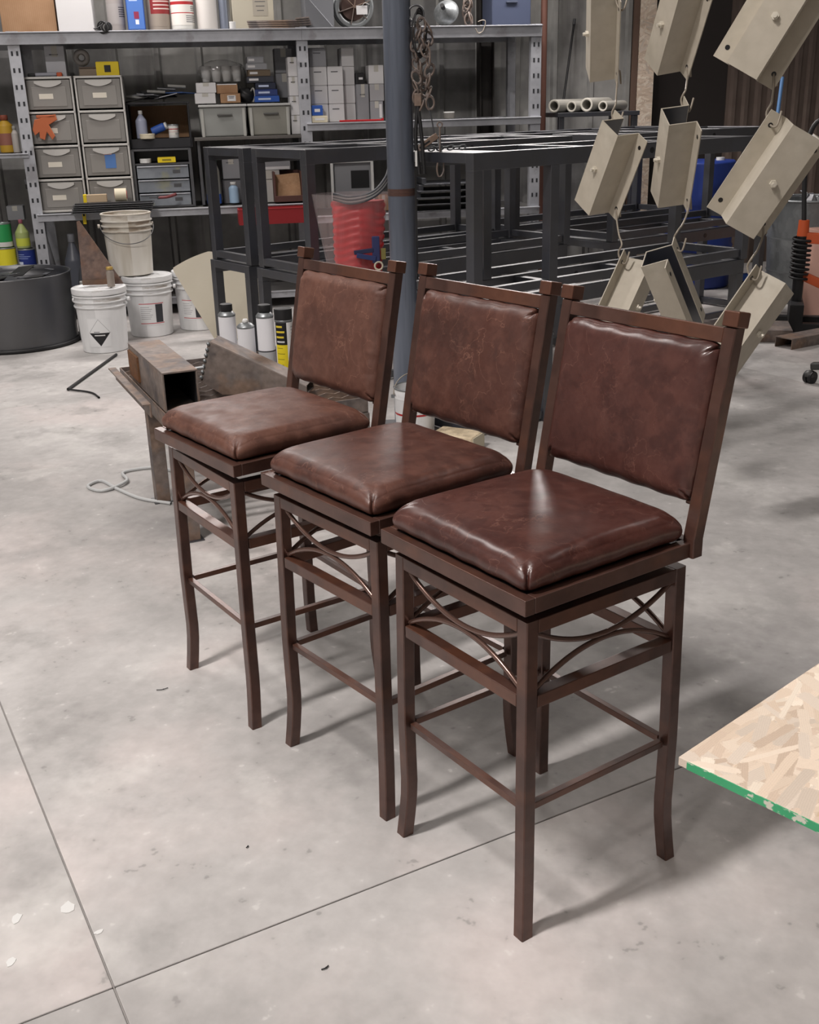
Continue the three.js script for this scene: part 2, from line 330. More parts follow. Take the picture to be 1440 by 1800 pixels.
function makeStool(label, x, z, yaw, seatYaw, lm, sd) {
  const t = thing('bar_stool', label, 'bar stool', [x, 0, z], yaw, 'brown leather bar stools');
  const q = .165, T = .0243, P = M.patina, dq = seatYaw - yaw;
  for (const sx of [-1, 1]) for (const sz of [-1, 1]) {
    const path = [[.592, 0], [.40, .0022], [.26, .0036], [.18, .0030], [.125, .0024], [.09, .0034], [.045, .0066], [0, .0105]].map(([h, o]) => [sx * (q + o), h, sz * (q + o)]);
    mesh('leg', sweptSquare(path, T, .0018), P, t);
  }
  const e = q - T / 2;
  const sides = [[[-e, q], [e, q]], [[-e, -q], [e, -q]], [[q, -e], [q, e]], [[-q, -e], [-q, e]]];
  for (const [[x0, z0], [x1, z1]] of sides) {
    mesh('apron_rail', bar([x0, .592 - T / 2, z0], [x1, .592 - T / 2, z1], T * .98, T, .0016), P, t);
    mesh('lower_rail', bar([x0, .4475, z0], [x1, .4475, z1], T * .98, .023, .0016), P, t);
    mesh('footrest_bar', bar([x0, .249, z0], [x1, .249, z1], .0127, .0127, .001), P, t);
    const arc = (h0, hm) => { const pts = []; for (let k = 0; k <= 10; k++) { const f = k / 10, s = 1 - Math.pow(2 * f - 1, 2); pts.push([x0 + (x1 - x0) * f, h0 + (hm - h0) * s, z0 + (z1 - z0) * f]); } return tube(pts, .0047, 28, 8); };
    mesh('arc_bar', arc(.564, .5175), M.arc, t); mesh('arc_bar', arc(.462, .5095), M.arc, t);
  }
  const seat = (n, g, m, par = t) => { const o = mesh(n, g, m, par); if (par === t) o.rotation.y = dq; return o; };
  // swivel: lower plate, bearing ring, upper plate
  const sw = seat('swivel_plate', merge([bx(.17, .005, .17, 0, .5945, 0, .001), bx(2 * e + .01, .004, .03, 0, .5905, .05, .001), bx(2 * e + .01, .004, .03, 0, .5905, -.05, .001), bx(.19, .004, .19, 0, .6112, 0, .001)]), M.black);
  mesh('swivel_bearing', cyl(.062, .062, .013, 0, .597, 0, 28), M.steel, sw);
  const zf = .1965, zb = -.1876, W = .1908, RW = .020, RH = .027, hc = .6398 - RH / 2;
  seat('seat_rail', bx(2 * W, RH, RW, 0, hc, zf - RW / 2, .0018), P); seat('seat_rail', bx(2 * W, RH, RW, 0, hc, zb + RW / 2, .0018), P);
  seat('seat_rail', bx(RW, RH, zf - zb - 2 * RW, W - RW / 2, hc, (zf + zb) / 2, .0018), P); seat('seat_rail', bx(RW, RH, zf - zb - 2 * RW, -W + RW / 2, hc, (zf + zb) / 2, .0018), P);
  seat('seat_board', bx(2 * W - 2 * RW, .012, zf - zb - 2 * RW, 0, .630, (zf + zb) / 2, .001), M.black);
  const cu = pillow(.1785, .0245, .175, .0235, .0115, sd); cu.translate(0, .6375 + .0243, .0085); seat('seat_cushion', cu, lm);
  // back
  const th = Math.atan2(.065, .3425), path = [[.613, -.178], [.645, -.178], [.9885, -.243]];
  for (const s of [-1, 1]) {
    const p = seat('back_post', sweptSquare(path.map(([h, zz]) => [s * .186, h, zz]), T, .0018), P);
    const c = bx(.0305, .0255, .0305, 0, 0, 0, .0025); c.rotateX(-th); c.translate(s * .186, 1.0005, -.2455); mesh('post_cap', c, P, p);
  }
  const along = (h) => -.178 - (h - .645) * Math.tan(th);
  const tr = bx(.372 - T, .0245, T * .9, 0, 0, 0, .0016); tr.rotateX(-th); tr.translate(0, .9735, along(.9735)); seat('top_rail', tr, P);
  const pad = pillow(.1705, .0215, .1285, .0195, .011, sd + 5, 1.0, false); pad.rotateX(Math.PI / 2); pad.rotateX(-th); pad.translate(0, .8315, along(.8315) + .004); seat('back_pad', pad, lm);
  const bd = bx(.338, .245, .006, 0, 0, 0, .001); bd.rotateX(-th); bd.translate(0, .8315, along(.8315) - .0165); seat('back_board', bd, M.black);
  for (const s of [-1, 1]) { const b = cyl(.004, .004, .012, 0, 0, 0, 10); b.rotateZ(Math.PI / 2); b.translate(s * .172, .70, along(.70)); seat('pad_screw', b, M.arc); }
  return t;
}
makeStool('glossy brown leather bar stool nearest the camera, in front of the hanging tan brackets', .2186, -1.7277, -.9664, -.9578, leatherMats[2], 3.1);
makeStool('worn brown leather bar stool standing between the other two', -.0296, -2.0722, -.9099, -.9206, leatherMats[1], 7.7);
makeStool('dull brown leather bar stool farthest back, beside the rusty square tube', -.3212, -2.4221, -.9799, -.9267, leatherMats[0], 1.3);

// ------------------------------------------------------------------ oriented strand board on a sawhorse
{
  const ea = V(.748, 0, -.664), eb = V(.664, 0, .748), o = V(.324, .57, -1.149), ang = Math.atan2(-ea.z, ea.x);   // local x = ea, local z = eb
  const t = thing('strand_board', 'pale oriented strand board with a green painted edge, lying on trestles', 'board', [o.x, .558, o.z], ang);
  mesh('sheet', bx(1.25, .0118, 1.0, .625, .006, .5, .0008), M.osb, t);
  const rough = []; for (let k = 0; k < 60; k++) { const u0 = k / 60; rough.push(u0); }
  // green painted edge on the side facing the room (local -x side runs along eb)
  const gm = std({ map: dataTex(256, (i, x, y) => { const n = N(nFine, x, y * 2); let c = mix([58, 158, 108], [74, 176, 124], N(nMid, x, y)); return n > .62 ? mix(c, [214, 210, 196], ss(.62, .68, n)) : c; }, .2), roughness: .7 });
  mesh('green_edge', bx(.0012, .0112, .985, -.0004, .0058, .505, .0003), gm, t);
  for (const [k, lab] of [[.45, 'near'], [1.05, 'far']]) {
    const h = thing('trestle', k < .6 ? 'wooden trestle under the strand board, nearer its free corner' : 'wooden trestle under the strand board, farther from its free corner', 'trestle', [o.x + ea.x * k + eb.x * .55, 0, o.z + ea.z * k + eb.z * .55], ang);
    mesh('beam', bx(.05, .09, .7, 0, .513, 0, .002), M.card, h);
    for (const sz of [-1, 1]) for (const sx of [-1, 1]) mesh('leg', bar([sx * .18, 0.002, sz * .28], [sx * .02, .50, sz * .25], .04, .03, .002), M.card, h);
  }
}

// ------------------------------------------------------------------ steel column
{
  const t = thing('steel_column', 'grey-blue painted round steel column behind the stools', 'column', [0.002, 0, -4.62]);
  mesh('shaft', cyl(.055, .055, CEIL - .02, 0, .012, 0, 40), M.pole, t);
  mesh('base_plate', bx(.2, .012, .2, 0, .006, 0, .001), M.steel, t);
  mesh('rust_band', (() => { const g = new THREE.CylinderGeometry(.0556, .0556, .028, 40, 1, true); g.rotateX(.0); g.translate(0, 1.0, 0); return g; })(), std({ map: rust, color: 0xa08078, roughness: .8 }), t);
}

// ------------------------------------------------------------------ black steel table frames, stacked two high
const U2 = V(.80, 0, -.60), U1 = V(.60, 0, .80), NB = V(.27, 0, -4.405), TT = Math.atan2(.60, .80);
function tableFrame(label, u, v, y, L, Wd, extra) {      // u,v: near-left corner on the frame grid; v runs towards the camera
  const p = NB.clone().addScaledVector(U2, u).addScaledVector(U1, v);
  const t = thing('table_frame', label, 'table frame', [p.x, y, p.z], TT, 'black steel table frames');
  const H = .575, lw = .048, S = M.steel, r = .002;
  for (const z of [0, -Wd]) {
    const zc = z === 0 ? -lw / 2 : -Wd + lw / 2;
    const rail = mesh('long_rail', bx(L, .066, lw, L / 2, H - .033, zc, r), S, t);
    const hole = new THREE.CylinderGeometry(.013, .013, .002, 16); hole.rotateX(Math.PI / 2); hole.translate(L * .58, H - .033, zc + lw / 2 + .0006); mesh('bolt_hole', hole, M.blackGloss, rail);
    const low = mesh('lower_rail', bx(L - 2 * lw, .036, .03, L / 2, .03, zc, r), S, t);
    for (const x of extra ? [0, extra, L - lw] : [0, L - lw]) mesh('leg', bx(lw, H - .066, lw, x + lw / 2, (H - .066) / 2, zc, r), S, t);
  }
  for (const x of [0, L - .1]) {
    const ew = x ? .1 : .17, er = mesh('end_rail', bx(ew, .04, Wd - 2 * lw, x + ew / 2, H - .02, -Wd / 2, r), S, t);
    const lr = mesh('end_foot_rail', bx(.03, .036, Wd - 2 * lw, x + (x ? .085 : .015), .03, -Wd / 2, r), S, t);
  }
  for (const f of [.36, .68]) { const c = mesh('cross_bar', bx(.04, .04, Wd - 2 * lw, L * f, H - .02, -Wd / 2, r), S, t); }
}
for (const [what, u, v, L, Wd, ex] of [
  ['stack right of the column', 0, 0, 1.78, .47, .42],
  ['stack behind the red sack', -.075, -1.09, 1.72, .5, 0],
  ['leftmost stack beside the buckets', -.08, -1.665, 1.72, .42, 0],
  ['stack behind the hanging brackets', 1.84, -.95, 1.45, .5, 0],
  ['rearmost stack below the grey tubes', 1.75, -1.67, 1.6, .45, 0],
]) {
  const w = what.replace('paper-thin red sack', 'red sack');
  tableFrame('lower black steel table frame of the ' + w, u, v, 0, L, Wd, ex);
  tableFrame('upper black steel table frame of the ' + w, u + .012, v + .006, .5766, L, Wd, ex);
}

// ------------------------------------------------------------------ tan hat-section brackets hung on wire hooks
{
  const c = .0919, w = .0837, f = .0486, L = .30, th = .0032;
  const out = [[-c / 2 - f, 0], [-c / 2, 0], [-c / 2, w], [c / 2, w], [c / 2, 0], [c / 2 + f, 0]];
  // closed outline with thickness towards the inside (open side is -z)
  const inn = [[c / 2 + f, -th], [c / 2 - th, -th], [c / 2 - th, w - th], [-c / 2 + th, w - th], [-c / 2 + th, -th], [-c / 2 - f, -th]];
  const sh = new THREE.Shape([...out, ...inn].map(p => new THREE.Vector2(p[0], p[1])));
  const body = new THREE.ExtrudeGeometry(sh, { depth: L, bevelEnabled: false }); body.rotateX(-Math.PI / 2); body.scale(1, 1, -1); body.translate(0, -L / 2, -w / 2);
  { const ix = body.index ? body.index.array : null; const n = body.attributes.position; const arr = n.array; for (let i = 0; i < n.count; i += 3) for (let k = 0; k < 3; k++) { const a = arr[(i + 1) * 3 + k]; arr[(i + 1) * 3 + k] = arr[(i + 2) * 3 + k]; arr[(i + 2) * 3 + k] = a; } body.computeVertexNormals(); metric(body); }
  // unpainted inside faces
  const inside = merge([bx(c - 2 * th, L - .004, .0006, 0, 0, w - th - .0004 - w / 2), bx(.0006, L - .004, w - .002, c / 2 - th - .0004, 0, -th / 2 - .0), bx(.0006, L - .004, w - .002, -c / 2 + th + .0004, 0, -th / 2)]);
  const boltG = (() => { const g = merge([(() => { const q = new THREE.CylinderGeometry(.0105, .0105, .009, 6); q.rotateX(Math.PI / 2); q.translate(0, 0, w / 2 + .0045); return flat(q); })(), (() => { const q = new THREE.CylinderGeometry(.0055, .0055, .02, 12); q.rotateX(Math.PI / 2); q.translate(0, 0, w / 2 + .008); return q; })()]); return g; })();
  const holeG = (sx, sy) => { const q = new THREE.CylinderGeometry(.0068, .0068, th + .0012, 14); q.rotateX(Math.PI / 2); q.translate(sx * (c / 2 + f * .55), sy * (L / 2 - .035), -w / 2 - th / 2); return q; };
  const hole = [holeG(-1, -1), holeG(-1, 1), holeG(1, -1), holeG(1, 1)];
  const list = {
    RT: [[.999, 1.522, -3.129], [.0234, -.171, -.2548, .9515], 'topmost of the right-hand hanging column'],
    RM: [[1.017, 1.114, -3.117], [.1017, -.0224, -.2459, .9637], 'middle one of the right-hand hanging column'],
    RB: [[.995, .703, -3.142], [.0695, .3833, -.2888, .8746], 'lowest of the right-hand column, behind the nearest stool\'s post'],
    MT: [[.869, 1.552, -3.714], [.2332, -.5469, -.2099, .7762], 'topmost of the middle hanging column'],
    MM: [[.856, 1.155, -3.582], [.2208, -.6493, -.1654, .7088], 'middle one of the middle hanging column'],
    MB: [[.849, .746, -3.45], [.255, -.8157, .0222, .5187], 'lowest of the middle column, its dark open side showing'],
    LT: [[.671, 1.54, -3.888], [.2467, -.6739, -.1681, .6758], 'topmost of the left-hand hanging column'],
    LM: [[.68, 1.12, -3.769], [.162, -.4888, -.2153, .8297], 'middle one of the left-hand hanging column'],
    LB: [[.751, .678, -3.701], [-.1023, .4438, -.3246, .829], 'lowest of the left-hand column, above the middle stool\'s back'],
  };
  const tops = {}, bots = {}, pos = {};
  for (const [k, [p, q, lab]] of Object.entries(list)) {
    const t = thing('hanging_bracket', 'tan painted bent steel bracket, ' + lab, 'bracket', p, 0, 'tan brackets hung to dry');
    t.quaternion.set(...q).normalize();
    mesh('shell', body, M.tan, t); mesh('inner_face', inside, M.steel, t); mesh('bolt', boltG, M.bolt, t);
    for (const h of hole) mesh('hole', h, M.blackGloss, t);
    t.updateMatrixWorld(); const hp = (sx, sy) => V(sx * (c / 2 + f * .55), sy * (L / 2 - .035), -w / 2 - th / 2).applyMatrix4(t.matrixWorld);
    pos[k] = { hp };
  }
  const pick = (k, sy) => { const a = pos[k].hp(-1, sy), b = pos[k].hp(1, sy); return [a, b]; };
  const RAIL = 2.05;
  const hook = (A, B, lab) => {                           // S-hook of round wire between two holes
    const t = thing('wire_hook', lab, 'hook', [A.x, A.y, A.z], 0, 'bent wire hooks');
    const b = B.clone().sub(A), s = .016;
    mesh('wire', tube([[s * 1.4, .035, s], [s * .6, -.004, s * 1.2], [0, 0, 0], [-s * .6, .03, -s * .7], [0, .055, -s * .4].map((v, i) => v), [b.x * .5, b.y * .5, b.z * .5], [b.x, b.y - .03, b.z + s * .4], [b.x, b.y, b.z], [b.x + s * .7, b.y + .012, b.z - s], [b.x + s * 1.2, b.y - .03, b.z - s * 1.6]].map(p => p), .0032, 48, 7), M.wire, t);
  };
  const chain = { R: ['RT', 'RM', 'RB', [-1, -1, -1]], M: ['MT', 'MM', 'MB', [1, 1, 1]], L: ['LT', 'LM', 'LB', [1, 1, -1]] };
  const nm = { R: 'right-hand', M: 'middle', L: 'left-hand' };
  for (const k of ['L', 'M', 'R']) {
    const [a, b, d] = chain[k], g = (q, sy, sx) => pos[q].hp(sx, sy);
    const nearest = (q0, q1) => { let best = null; for (const s0 of [-1, 1]) for (const s1 of [-1, 1]) { const A = g(q0, -1, s0), B = g(q1, 1, s1), dd = A.distanceTo(B); if (!best || dd < best[2]) best = [A, B, dd]; } return best; };
    let r = nearest(a, b); hook(r[1], r[0], 'bent wire hook joining the top two brackets of the ' + nm[k] + ' column');
    r = nearest(b, d); hook(r[1], r[0], 'bent wire hook joining the lower two brackets of the ' + nm[k] + ' column');
    const T = g(a, 1, k === 'R' ? -1 : 1); hook(T, V(T.x, RAIL - .012, T.z), 'bent wire hook holding up the ' + nm[k] + ' column of brackets');
  }
  const A = pos.L = list.LT[0], B = list.RT[0];
  const rl = thing('hanging_rail', 'steel pipe rail from which the bracket columns hang', 'rail', [.87, RAIL, -3.5]);
  const dir = V(B[0] - A[0], 0, B[2] - A[2]).normalize();
  mesh('pipe', (() => { const g = new THREE.CylinderGeometry(.016, .016, 2.6, 16); g.rotateZ(Math.PI / 2); g.rotateY(Math.atan2(-dir.z, dir.x)); return g; })(), M.steel, rl);
  for (const k of [-1.2, 1.2]) mesh('hanger_rod', cyl(.005, .005, CEIL - RAIL - .02, dir.x * k, .01, dir.z * k, 8), M.steel, rl);
}

// ------------------------------------------------------------------ shelving against the back wall
const onRack = (name, label, cat, s, h, w, group, turn = 0) => thing(name, label, cat, R(s, h, w), RT + turn, group);
{
  const t = onRack('shelving', 'long grey bolted steel shelving unit along the back wall', 'shelving', 0, 0, 0);
  const D = .62, slot = col(0x2a2b2f, .8);
  for (const s of [-1.85, 0, 1.832, 3.454]) for (const back of [0, 1]) {
    const z = back ? -D : 0;
    const p = mesh('post', merge([bx(.072, 1.83, .003, s, .915, z, 0), bx(.003, 1.83, .05, s - .036, .915, z - .025 + (back ? .05 : 0), 0)]), M.rack, t);
    if (!back) for (let y = .2; y < 1.75; y += .1) { mesh('slot', bx(.013, .028, .001, s - .016, y, z + .0018), slot, p); mesh('slot', bx(.013, .028, .001, s + .016, y, z + .0018), slot, p); }
  }
  const shelf = (s0, s1, h, bh, d = D) => {
    const b = mesh('shelf_beam', bx(s1 - s0, bh, .012, (s0 + s1) / 2, h - bh / 2, .008, .003), M.rack, t);
    mesh('beam_lip', bx(s1 - s0, .008, .02, (s0 + s1) / 2, h - .004, .018, .002), M.rack, b);
    mesh('shelf_beam', bx(s1 - s0, bh, .012, (s0 + s1) / 2, h - bh / 2, -D, .003), M.rack, t);
    mesh('shelf_deck', bx(s1 - s0, .012, d, (s0 + s1) / 2, h - .010, -d / 2, .002), col(0x6e6d6c, .8), t);
  };
  shelf(-1.85, 1.832, 1.825, .075); shelf(1.832, 3.49, 1.825, .075);
  shelf(-1.85, 0, 1.10, .03); shelf(-1.85, 0, .315, .055);
  shelf(0, 1.832, .712, .05); shelf(1.832, 3.49, 1.232, .05); shelf(1.832, 3.49, .62, .05); shelf(0, 1.832, .12, .05);
  mesh('shelf_deck', bx(.75, .02, .5, 1.45, 1.150, -.27, .002), col(0x55524f, .8), t);
  for (const s of [1.1, 1.79]) mesh('deck_bracket', bx(.02, .42, .45, s, .93, -.3, .002), M.steel, t);
}
// cartons -----------------------------------------------------------
const paperWhite = col(0xd2d1d2, .8), paperGrey = col(0x8f9094, .8), paperTape = col(0xb9b6ae, .5), inkLine = col(0x55555a, .8);
function carton(label, s0, s1, h0, h1, w, d, mat, o = {}) {
  const W = s1 - s0, H = h1 - h0, t = onRack(o.name || 'carton', label, o.cat || 'box', (s0 + s1) / 2, h0, w + d / 2, o.group, o.turn || 0);
  mesh('body', bx(W, H - .003, d, 0, H / 2 - .0015, 0, .003), mat, t);
  for (const k of [-1, 1]) mesh('flap', bx(W - .004, .003, d / 2 - .002, 0, H - .0015, k * (d / 4), 0), mat, t);
  if (o.tape !== false) mesh('tape', bx(Math.min(.04, W * .3), H * .35, .0008, 0, H * .825, d / 2 + .0006), o.tapeMat || paperTape, t);
  if (o.print) { const m = mesh('label', bx(W * o.print[2], H * o.print[3], .0008, W * o.print[0], H * o.print[1], d / 2 + .0007), o.print[4] || paperWhite, t); if (o.lines) for (let k = 0; k < o.lines; k++) mesh('print_line', bx(W * o.print[2] * (.7 - .12 * k), .004, .0006, W * o.print[0], H * o.print[1] + H * o.print[3] * (.28 - .24 * k), d / 2 + .0013), inkLine, m); }
  if (o.line) mesh('print_line', bx(W * .45, .006, .0008, -W * .05, H * .72, d / 2 + .0006), inkLine, t);
  return t;
}
// bottles and cans --------------------------------------------------
function bottle(name, label, cat, pos, r, h, mat, capMat, o = {}) {
  const t = thing(name, label, cat, pos, o.turn || 0, o.group); const n = o.neck || .35, sh = o.shoulder || .78, H = h * (o.cap === 0 ? 1 : .9);
  mesh('body', lathe([[0, 0], [r * .92, 0], [r, r * .12], [r, H * sh], [r * .9, H * (sh + .05)], [r * n, H * .95], [r * n, H], [0, H]], 24), mat, t);
  if (capMat) mesh('cap', lathe([[0, H * .96], [r * n * 1.25, H * .96], [r * n * 1.25, h * .985], [r * n * 1.1, h], [0, h]], 18), capMat, t);
  if (o.label) mesh('label', (() => { const g = new THREE.CylinderGeometry(r * 1.008, r * 1.008, H * o.label[1], 28, 1, true); g.translate(0, H * o.label[0], 0); return g; })(), o.label[2], t);
  if (o.lay) t.rotation.z = o.lay;
  return t;
}
function can(name, label, cat, pos, r, h, mat, o = {}) {
  const t = thing(name, label, cat, pos, o.turn || 0, o.group);
  mesh('body', lathe([[0, 0], [r * .97, 0], [r, .003], [r, h - .004], [r * .97, h], [r * .93, h - .004], [0, h - .004]], 28), mat, t);
  mesh('rim', lathe([[r * .93, h - .004], [r * .95, h + .003], [r * 1.02, h + .003], [r * 1.02, h - .005], [r, h - .006]], 28), o.rim || M.galv, t);
  if (o.label) mesh('label', (() => { const g = new THREE.CylinderGeometry(r * 1.008, r * 1.008, h * o.label[1], 28, 1, true); g.rotateY(o.label[3] || 0); g.translate(0, h * o.label[0], 0); return g; })(), o.label[2], t);
  return t;
}
const lab = {
  red: labelMat(128, 128, (g, w, h) => { g.fillStyle = '#e6e3dd'; g.fillRect(0, 0, w, h); g.fillStyle = '#b02a2e'; g.fillRect(0, 20, w, 14); g.fillRect(0, 70, w, 4); lines(g, 10, 84, 80, 4, 9, 4, '#77787c'); lines(g, 20, 42, 70, 3, 8, 4, '#8a8a8a'); }),
  brownRed: labelMat(128, 128, (g, w, h) => { g.fillStyle = '#9a8f84'; g.fillRect(0, 0, w, h); g.fillStyle = '#8f2f31'; g.fillRect(50, 20, 78, 60); lines(g, 56, 30, 60, 3, 14, 5, '#d8c9c4'); }),
  blue: labelMat(128, 192, (g, w, h) => { g.fillStyle = '#4d78c4'; g.fillRect(0, 0, w, h); lines(g, 20, 20, 90, 4, 12, 4, '#c7d5ee'); g.fillStyle = '#8d2a4a'; g.fillRect(50, 110, 40, 34); g.fillStyle = '#e8e8ee'; g.fillRect(58, 148, 28, 22); }),
  greyText: labelMat(128, 128, (g, w, h) => { g.fillStyle = '#a29d9c'; g.fillRect(0, 0, w, h); lines(g, 12, 20, 90, 5, 14, 6, '#46464a'); }),
  blueCan: labelMat(128, 128, (g, w, h) => { g.fillStyle = '#1c2f7c'; g.fillRect(0, 0, w, h); lines(g, 30, 20, 70, 3, 12, 4, '#93a3d4'); g.fillStyle = '#cfd8f0'; g.fillRect(52, 66, 22, 18); lines(g, 24, 98, 80, 2, 12, 4, '#7f92c8'); }),
  yellowBlack: labelMat(128, 128, (g, w, h) => { g.fillStyle = '#e8dc32'; g.fillRect(0, 0, w, h); lines(g, 8, 12, 100, 4, 10, 3, '#4a4620'); g.fillStyle = '#f0efe8'; g.fillRect(0, 84, w, 44); }),
};
// top shelf -----------------------------------------------------------
const TOP = 1.826;
{
  const b = carton('brown cardboard carton with a black ball pattern on the top shelf', -.06, .275, TOP, 2.16, .05, .4, M.card, { tape: false });
  const c = new THREE.CylinderGeometry(.078, .078, .002, 28); c.rotateX(Math.PI / 2); c.translate(-.03, .275, .2012); mesh('black_print', c, M.black, b);
}
carton('tall white carton on the top shelf beside the brown one', .286, .505, TOP, 2.13, .03, .3, paperWhite, {});
{ const t = onRack('cable_roll', 'small roll of black cable hanging over the top shelf edge', 'cable', .58, 1.79, -.02); for (let k = 0; k < 4; k++) mesh('loop', (() => { const g = new THREE.TorusGeometry(.034 - k * .003, .006, 8, 20); g.rotateY(.4 * k - .5); g.translate(.012 * k - .02, .055, 0); return g; })(), M.black, t); mesh('tail', tube([[-.02, .07, 0], [-.06, .045, .01], [-.075, .05, -.03]], .004, 10, 6), M.black, t); }
bottle('detergent_bottle', 'grey bottle with dark lettering on the top shelf, left of the blue pack', 'bottle', R(.645, TOP, .13), .056, .27, col(0x9c9694, .5), M.black, { label: [.42, .5, lab.greyText] });
{ const t = onRack('blue_pack', 'bright blue upright pack with a red badge on the top shelf', 'pack', .773, TOP, .08); mesh('body', bx(.112, .26, .06, 0, .13, 0, .008), M.blue, t); mesh('front_print', (() => { const g = new THREE.PlaneGeometry(.1, .24); g.translate(0, .13, .0306); return g; })(), lab.blue, t); mesh('crimped_end', bx(.112, .012, .012, 0, .266, 0, .002), M.blue, t); }
can('paint_tin', 'tan tin with a dark red panel on the top shelf', 'tin', R(.917, TOP, .14), .073, .25, col(0x9a9086, .5), { label: [.5, .8, lab.brownRed, 3.3] });
bottle('white_jug', 'white jug with red bands on the top shelf', 'jug', R(1.07, TOP, .12), .074, .3, M.pail, M.red, { label: [.42, .62, lab.red], neck: .3 });
bottle('white_jug', 'plain white jug right of the red-banded one on the top shelf', 'jug', R(1.228, TOP, .13), .068, .3, col(0xd6d2ce, .5), M.white, { neck: .3 });
can('silver_tin', 'tall silver tin squeezed beside the plain white jug', 'tin', R(1.338, TOP, .14), .03, .27, col(0x8b93a4, .4, .4), {});
carton('cream printed carton with a teal base on the top shelf', 1.395, 1.668, TOP, 2.05, .12, .3, col(0xbdb7a6, .8), { print: [.18, .62, .36, .5, col(0xa8a295, .8)], lines: 3, tape: false });
can('foam_cup', 'small white cup on the top shelf edge before the cream carton', 'cup', R(1.386, TOP, .035), .021, .042, M.whiteMatt, { rim: M.whiteMatt });
for (let k = 0; k < 4; k++) { const t = onRack('steel_strip', ['lowest', 'second', 'third', 'topmost'][k] + ' flat steel strip of the pile on the top shelf', 'steel strip', 1.66 - k * .004, TOP + .001 + k * .013, .055, 'steel strips on the top shelf', -.05 * k); mesh('strip', bx(.33, .010, .05, 0, .005, 0, .001), M.rust, t); t.rotation.z = .0; mesh('bent_end', (() => { const g = bx(.09, .010, .05, .2, .008, 0, .001); g.rotateZ(.06); return g; })(), M.rust, t); }
{ const t = onRack('storage_bin', 'grey open storage bin on the top shelf left of the wire reel', 'bin', 1.968, TOP, .2); mesh('bin_body', merge([bx(.19, .2, .006, 0, .1, .12, .002), bx(.19, .2, .006, 0, .1, -.12, .002), bx(.006, .2, .24, -.092, .1, 0, .002), bx(.006, .2, .24, .092, .1, 0, .002), bx(.19, .006, .24, 0, .003, 0)]), col(0x77797e, .6), t); mesh('rim', bx(.2, .012, .012, 0, .2, .125, .003), col(0x77797e, .6), t); mesh('brace', bar([-.08, .19, .13], [.08, .01, .13], .02, .004), M.rack, t); }
{ // wire reel
  const t = onRack('wire_reel', 'large metal wire reel standing on the top shelf', 'reel', 2.212, TOP + .135, .2);
  for (const z of [.06, -.06]) mesh('flange', (() => { const g = new THREE.TorusGeometry(.118, .016, 8, 36); g.scale(1, 1, .35); g.translate(0, 0, z); return g; })(), M.galv, t);
  mesh('winding', (() => { const g = new THREE.CylinderGeometry(.085, .085, .11, 28); g.rotateX(Math.PI / 2); return g; })(), col(0x4d3a34, .7), t);
  for (let k = 0; k < 3; k++) { const a = k * Math.PI / 3 + .3; mesh('spoke', bar([-Math.cos(a) * .115, -Math.sin(a) * .115, .066], [Math.cos(a) * .115, Math.sin(a) * .115, .066], .012, .006), M.rust, t); }
  const tg = onRack('paper_tag', 'white paper tag on the wire reel', 'tag', 2.262, TOP + .085, .122); mesh('tag', bx(.075, .055, .002, 0, .027, 0, .0005), paperWhite, tg); mesh('tie', tube([[0, .05, 0], [.02, .07, .01], [.05, .06, .01]], .002, 8, 5), M.white, tg);
}
{ // shop lamp reflector and chain on the far side of the column
  const t = onRack('lamp_reflector', 'tilted dented metal lamp reflector above the shelf, right of the column', 'reflector', 2.83, TOP + .085, .06);
  const g = lathe([[.012, .07], [.03, .055], [.065, .03], [.085, 0], [.088, 0], [.067, .034], [.03, .06], [.012, .075]], 28); g.rotateX(1.2); g.rotateY(-.5); mesh('bowl', g, M.galv, t); mesh('socket', (() => { const q = cyl(.016, .014, .05, 0, .06, 0, 14); q.rotateX(1.2); q.rotateY(-.5); return q; })(), M.black, t);
  const wr = onRack('bundled_chain', 'rusty chain bundle draped over the top shelf edge', 'chain', 2.975, TOP + .006, .03);
  for (let k = 0; k < 9; k++) mesh('link', (() => { const q = new THREE.TorusGeometry(.026, .006, 7, 16); q.scale(1, 1.5, 1); q.rotateY(k * 1.1); q.rotateZ(.35 * Math.sin(k)); q.translate(.018 * Math.sin(k * 2), .03 + k * .017, .012 * Math.cos(k)); return q; })(), M.rust, wr);
  const hk = onRack('wire_loop', 'thin wire loop hanging from the top shelf beside the chain', 'wire', 3.03, TOP - .02, -.03); mesh('wire', tube([[0, .04, .0], [.03, .05, .0], [.05, .045, 0], [.03, -.02, .004], [0, -.03, .004], [-.02, 0, .004]], .003, 24, 6), M.wire, hk);
}
{ const t = onRack('storage_bin', 'dark blue lidded storage bin at the right end of the top shelf', 'bin', 3.306, TOP, .24); mesh('bin_body', bx(.28, .2, .26, 0, .1, 0, .008), col(0x3a4258, .55), t); mesh('lid', bx(.295, .02, .275, 0, .21, 0, .005), col(0x2f3648, .55), t); mesh('handle', bx(.08, .012, .012, 0, .15, .136, .003), col(0x2f3648, .5), t); }
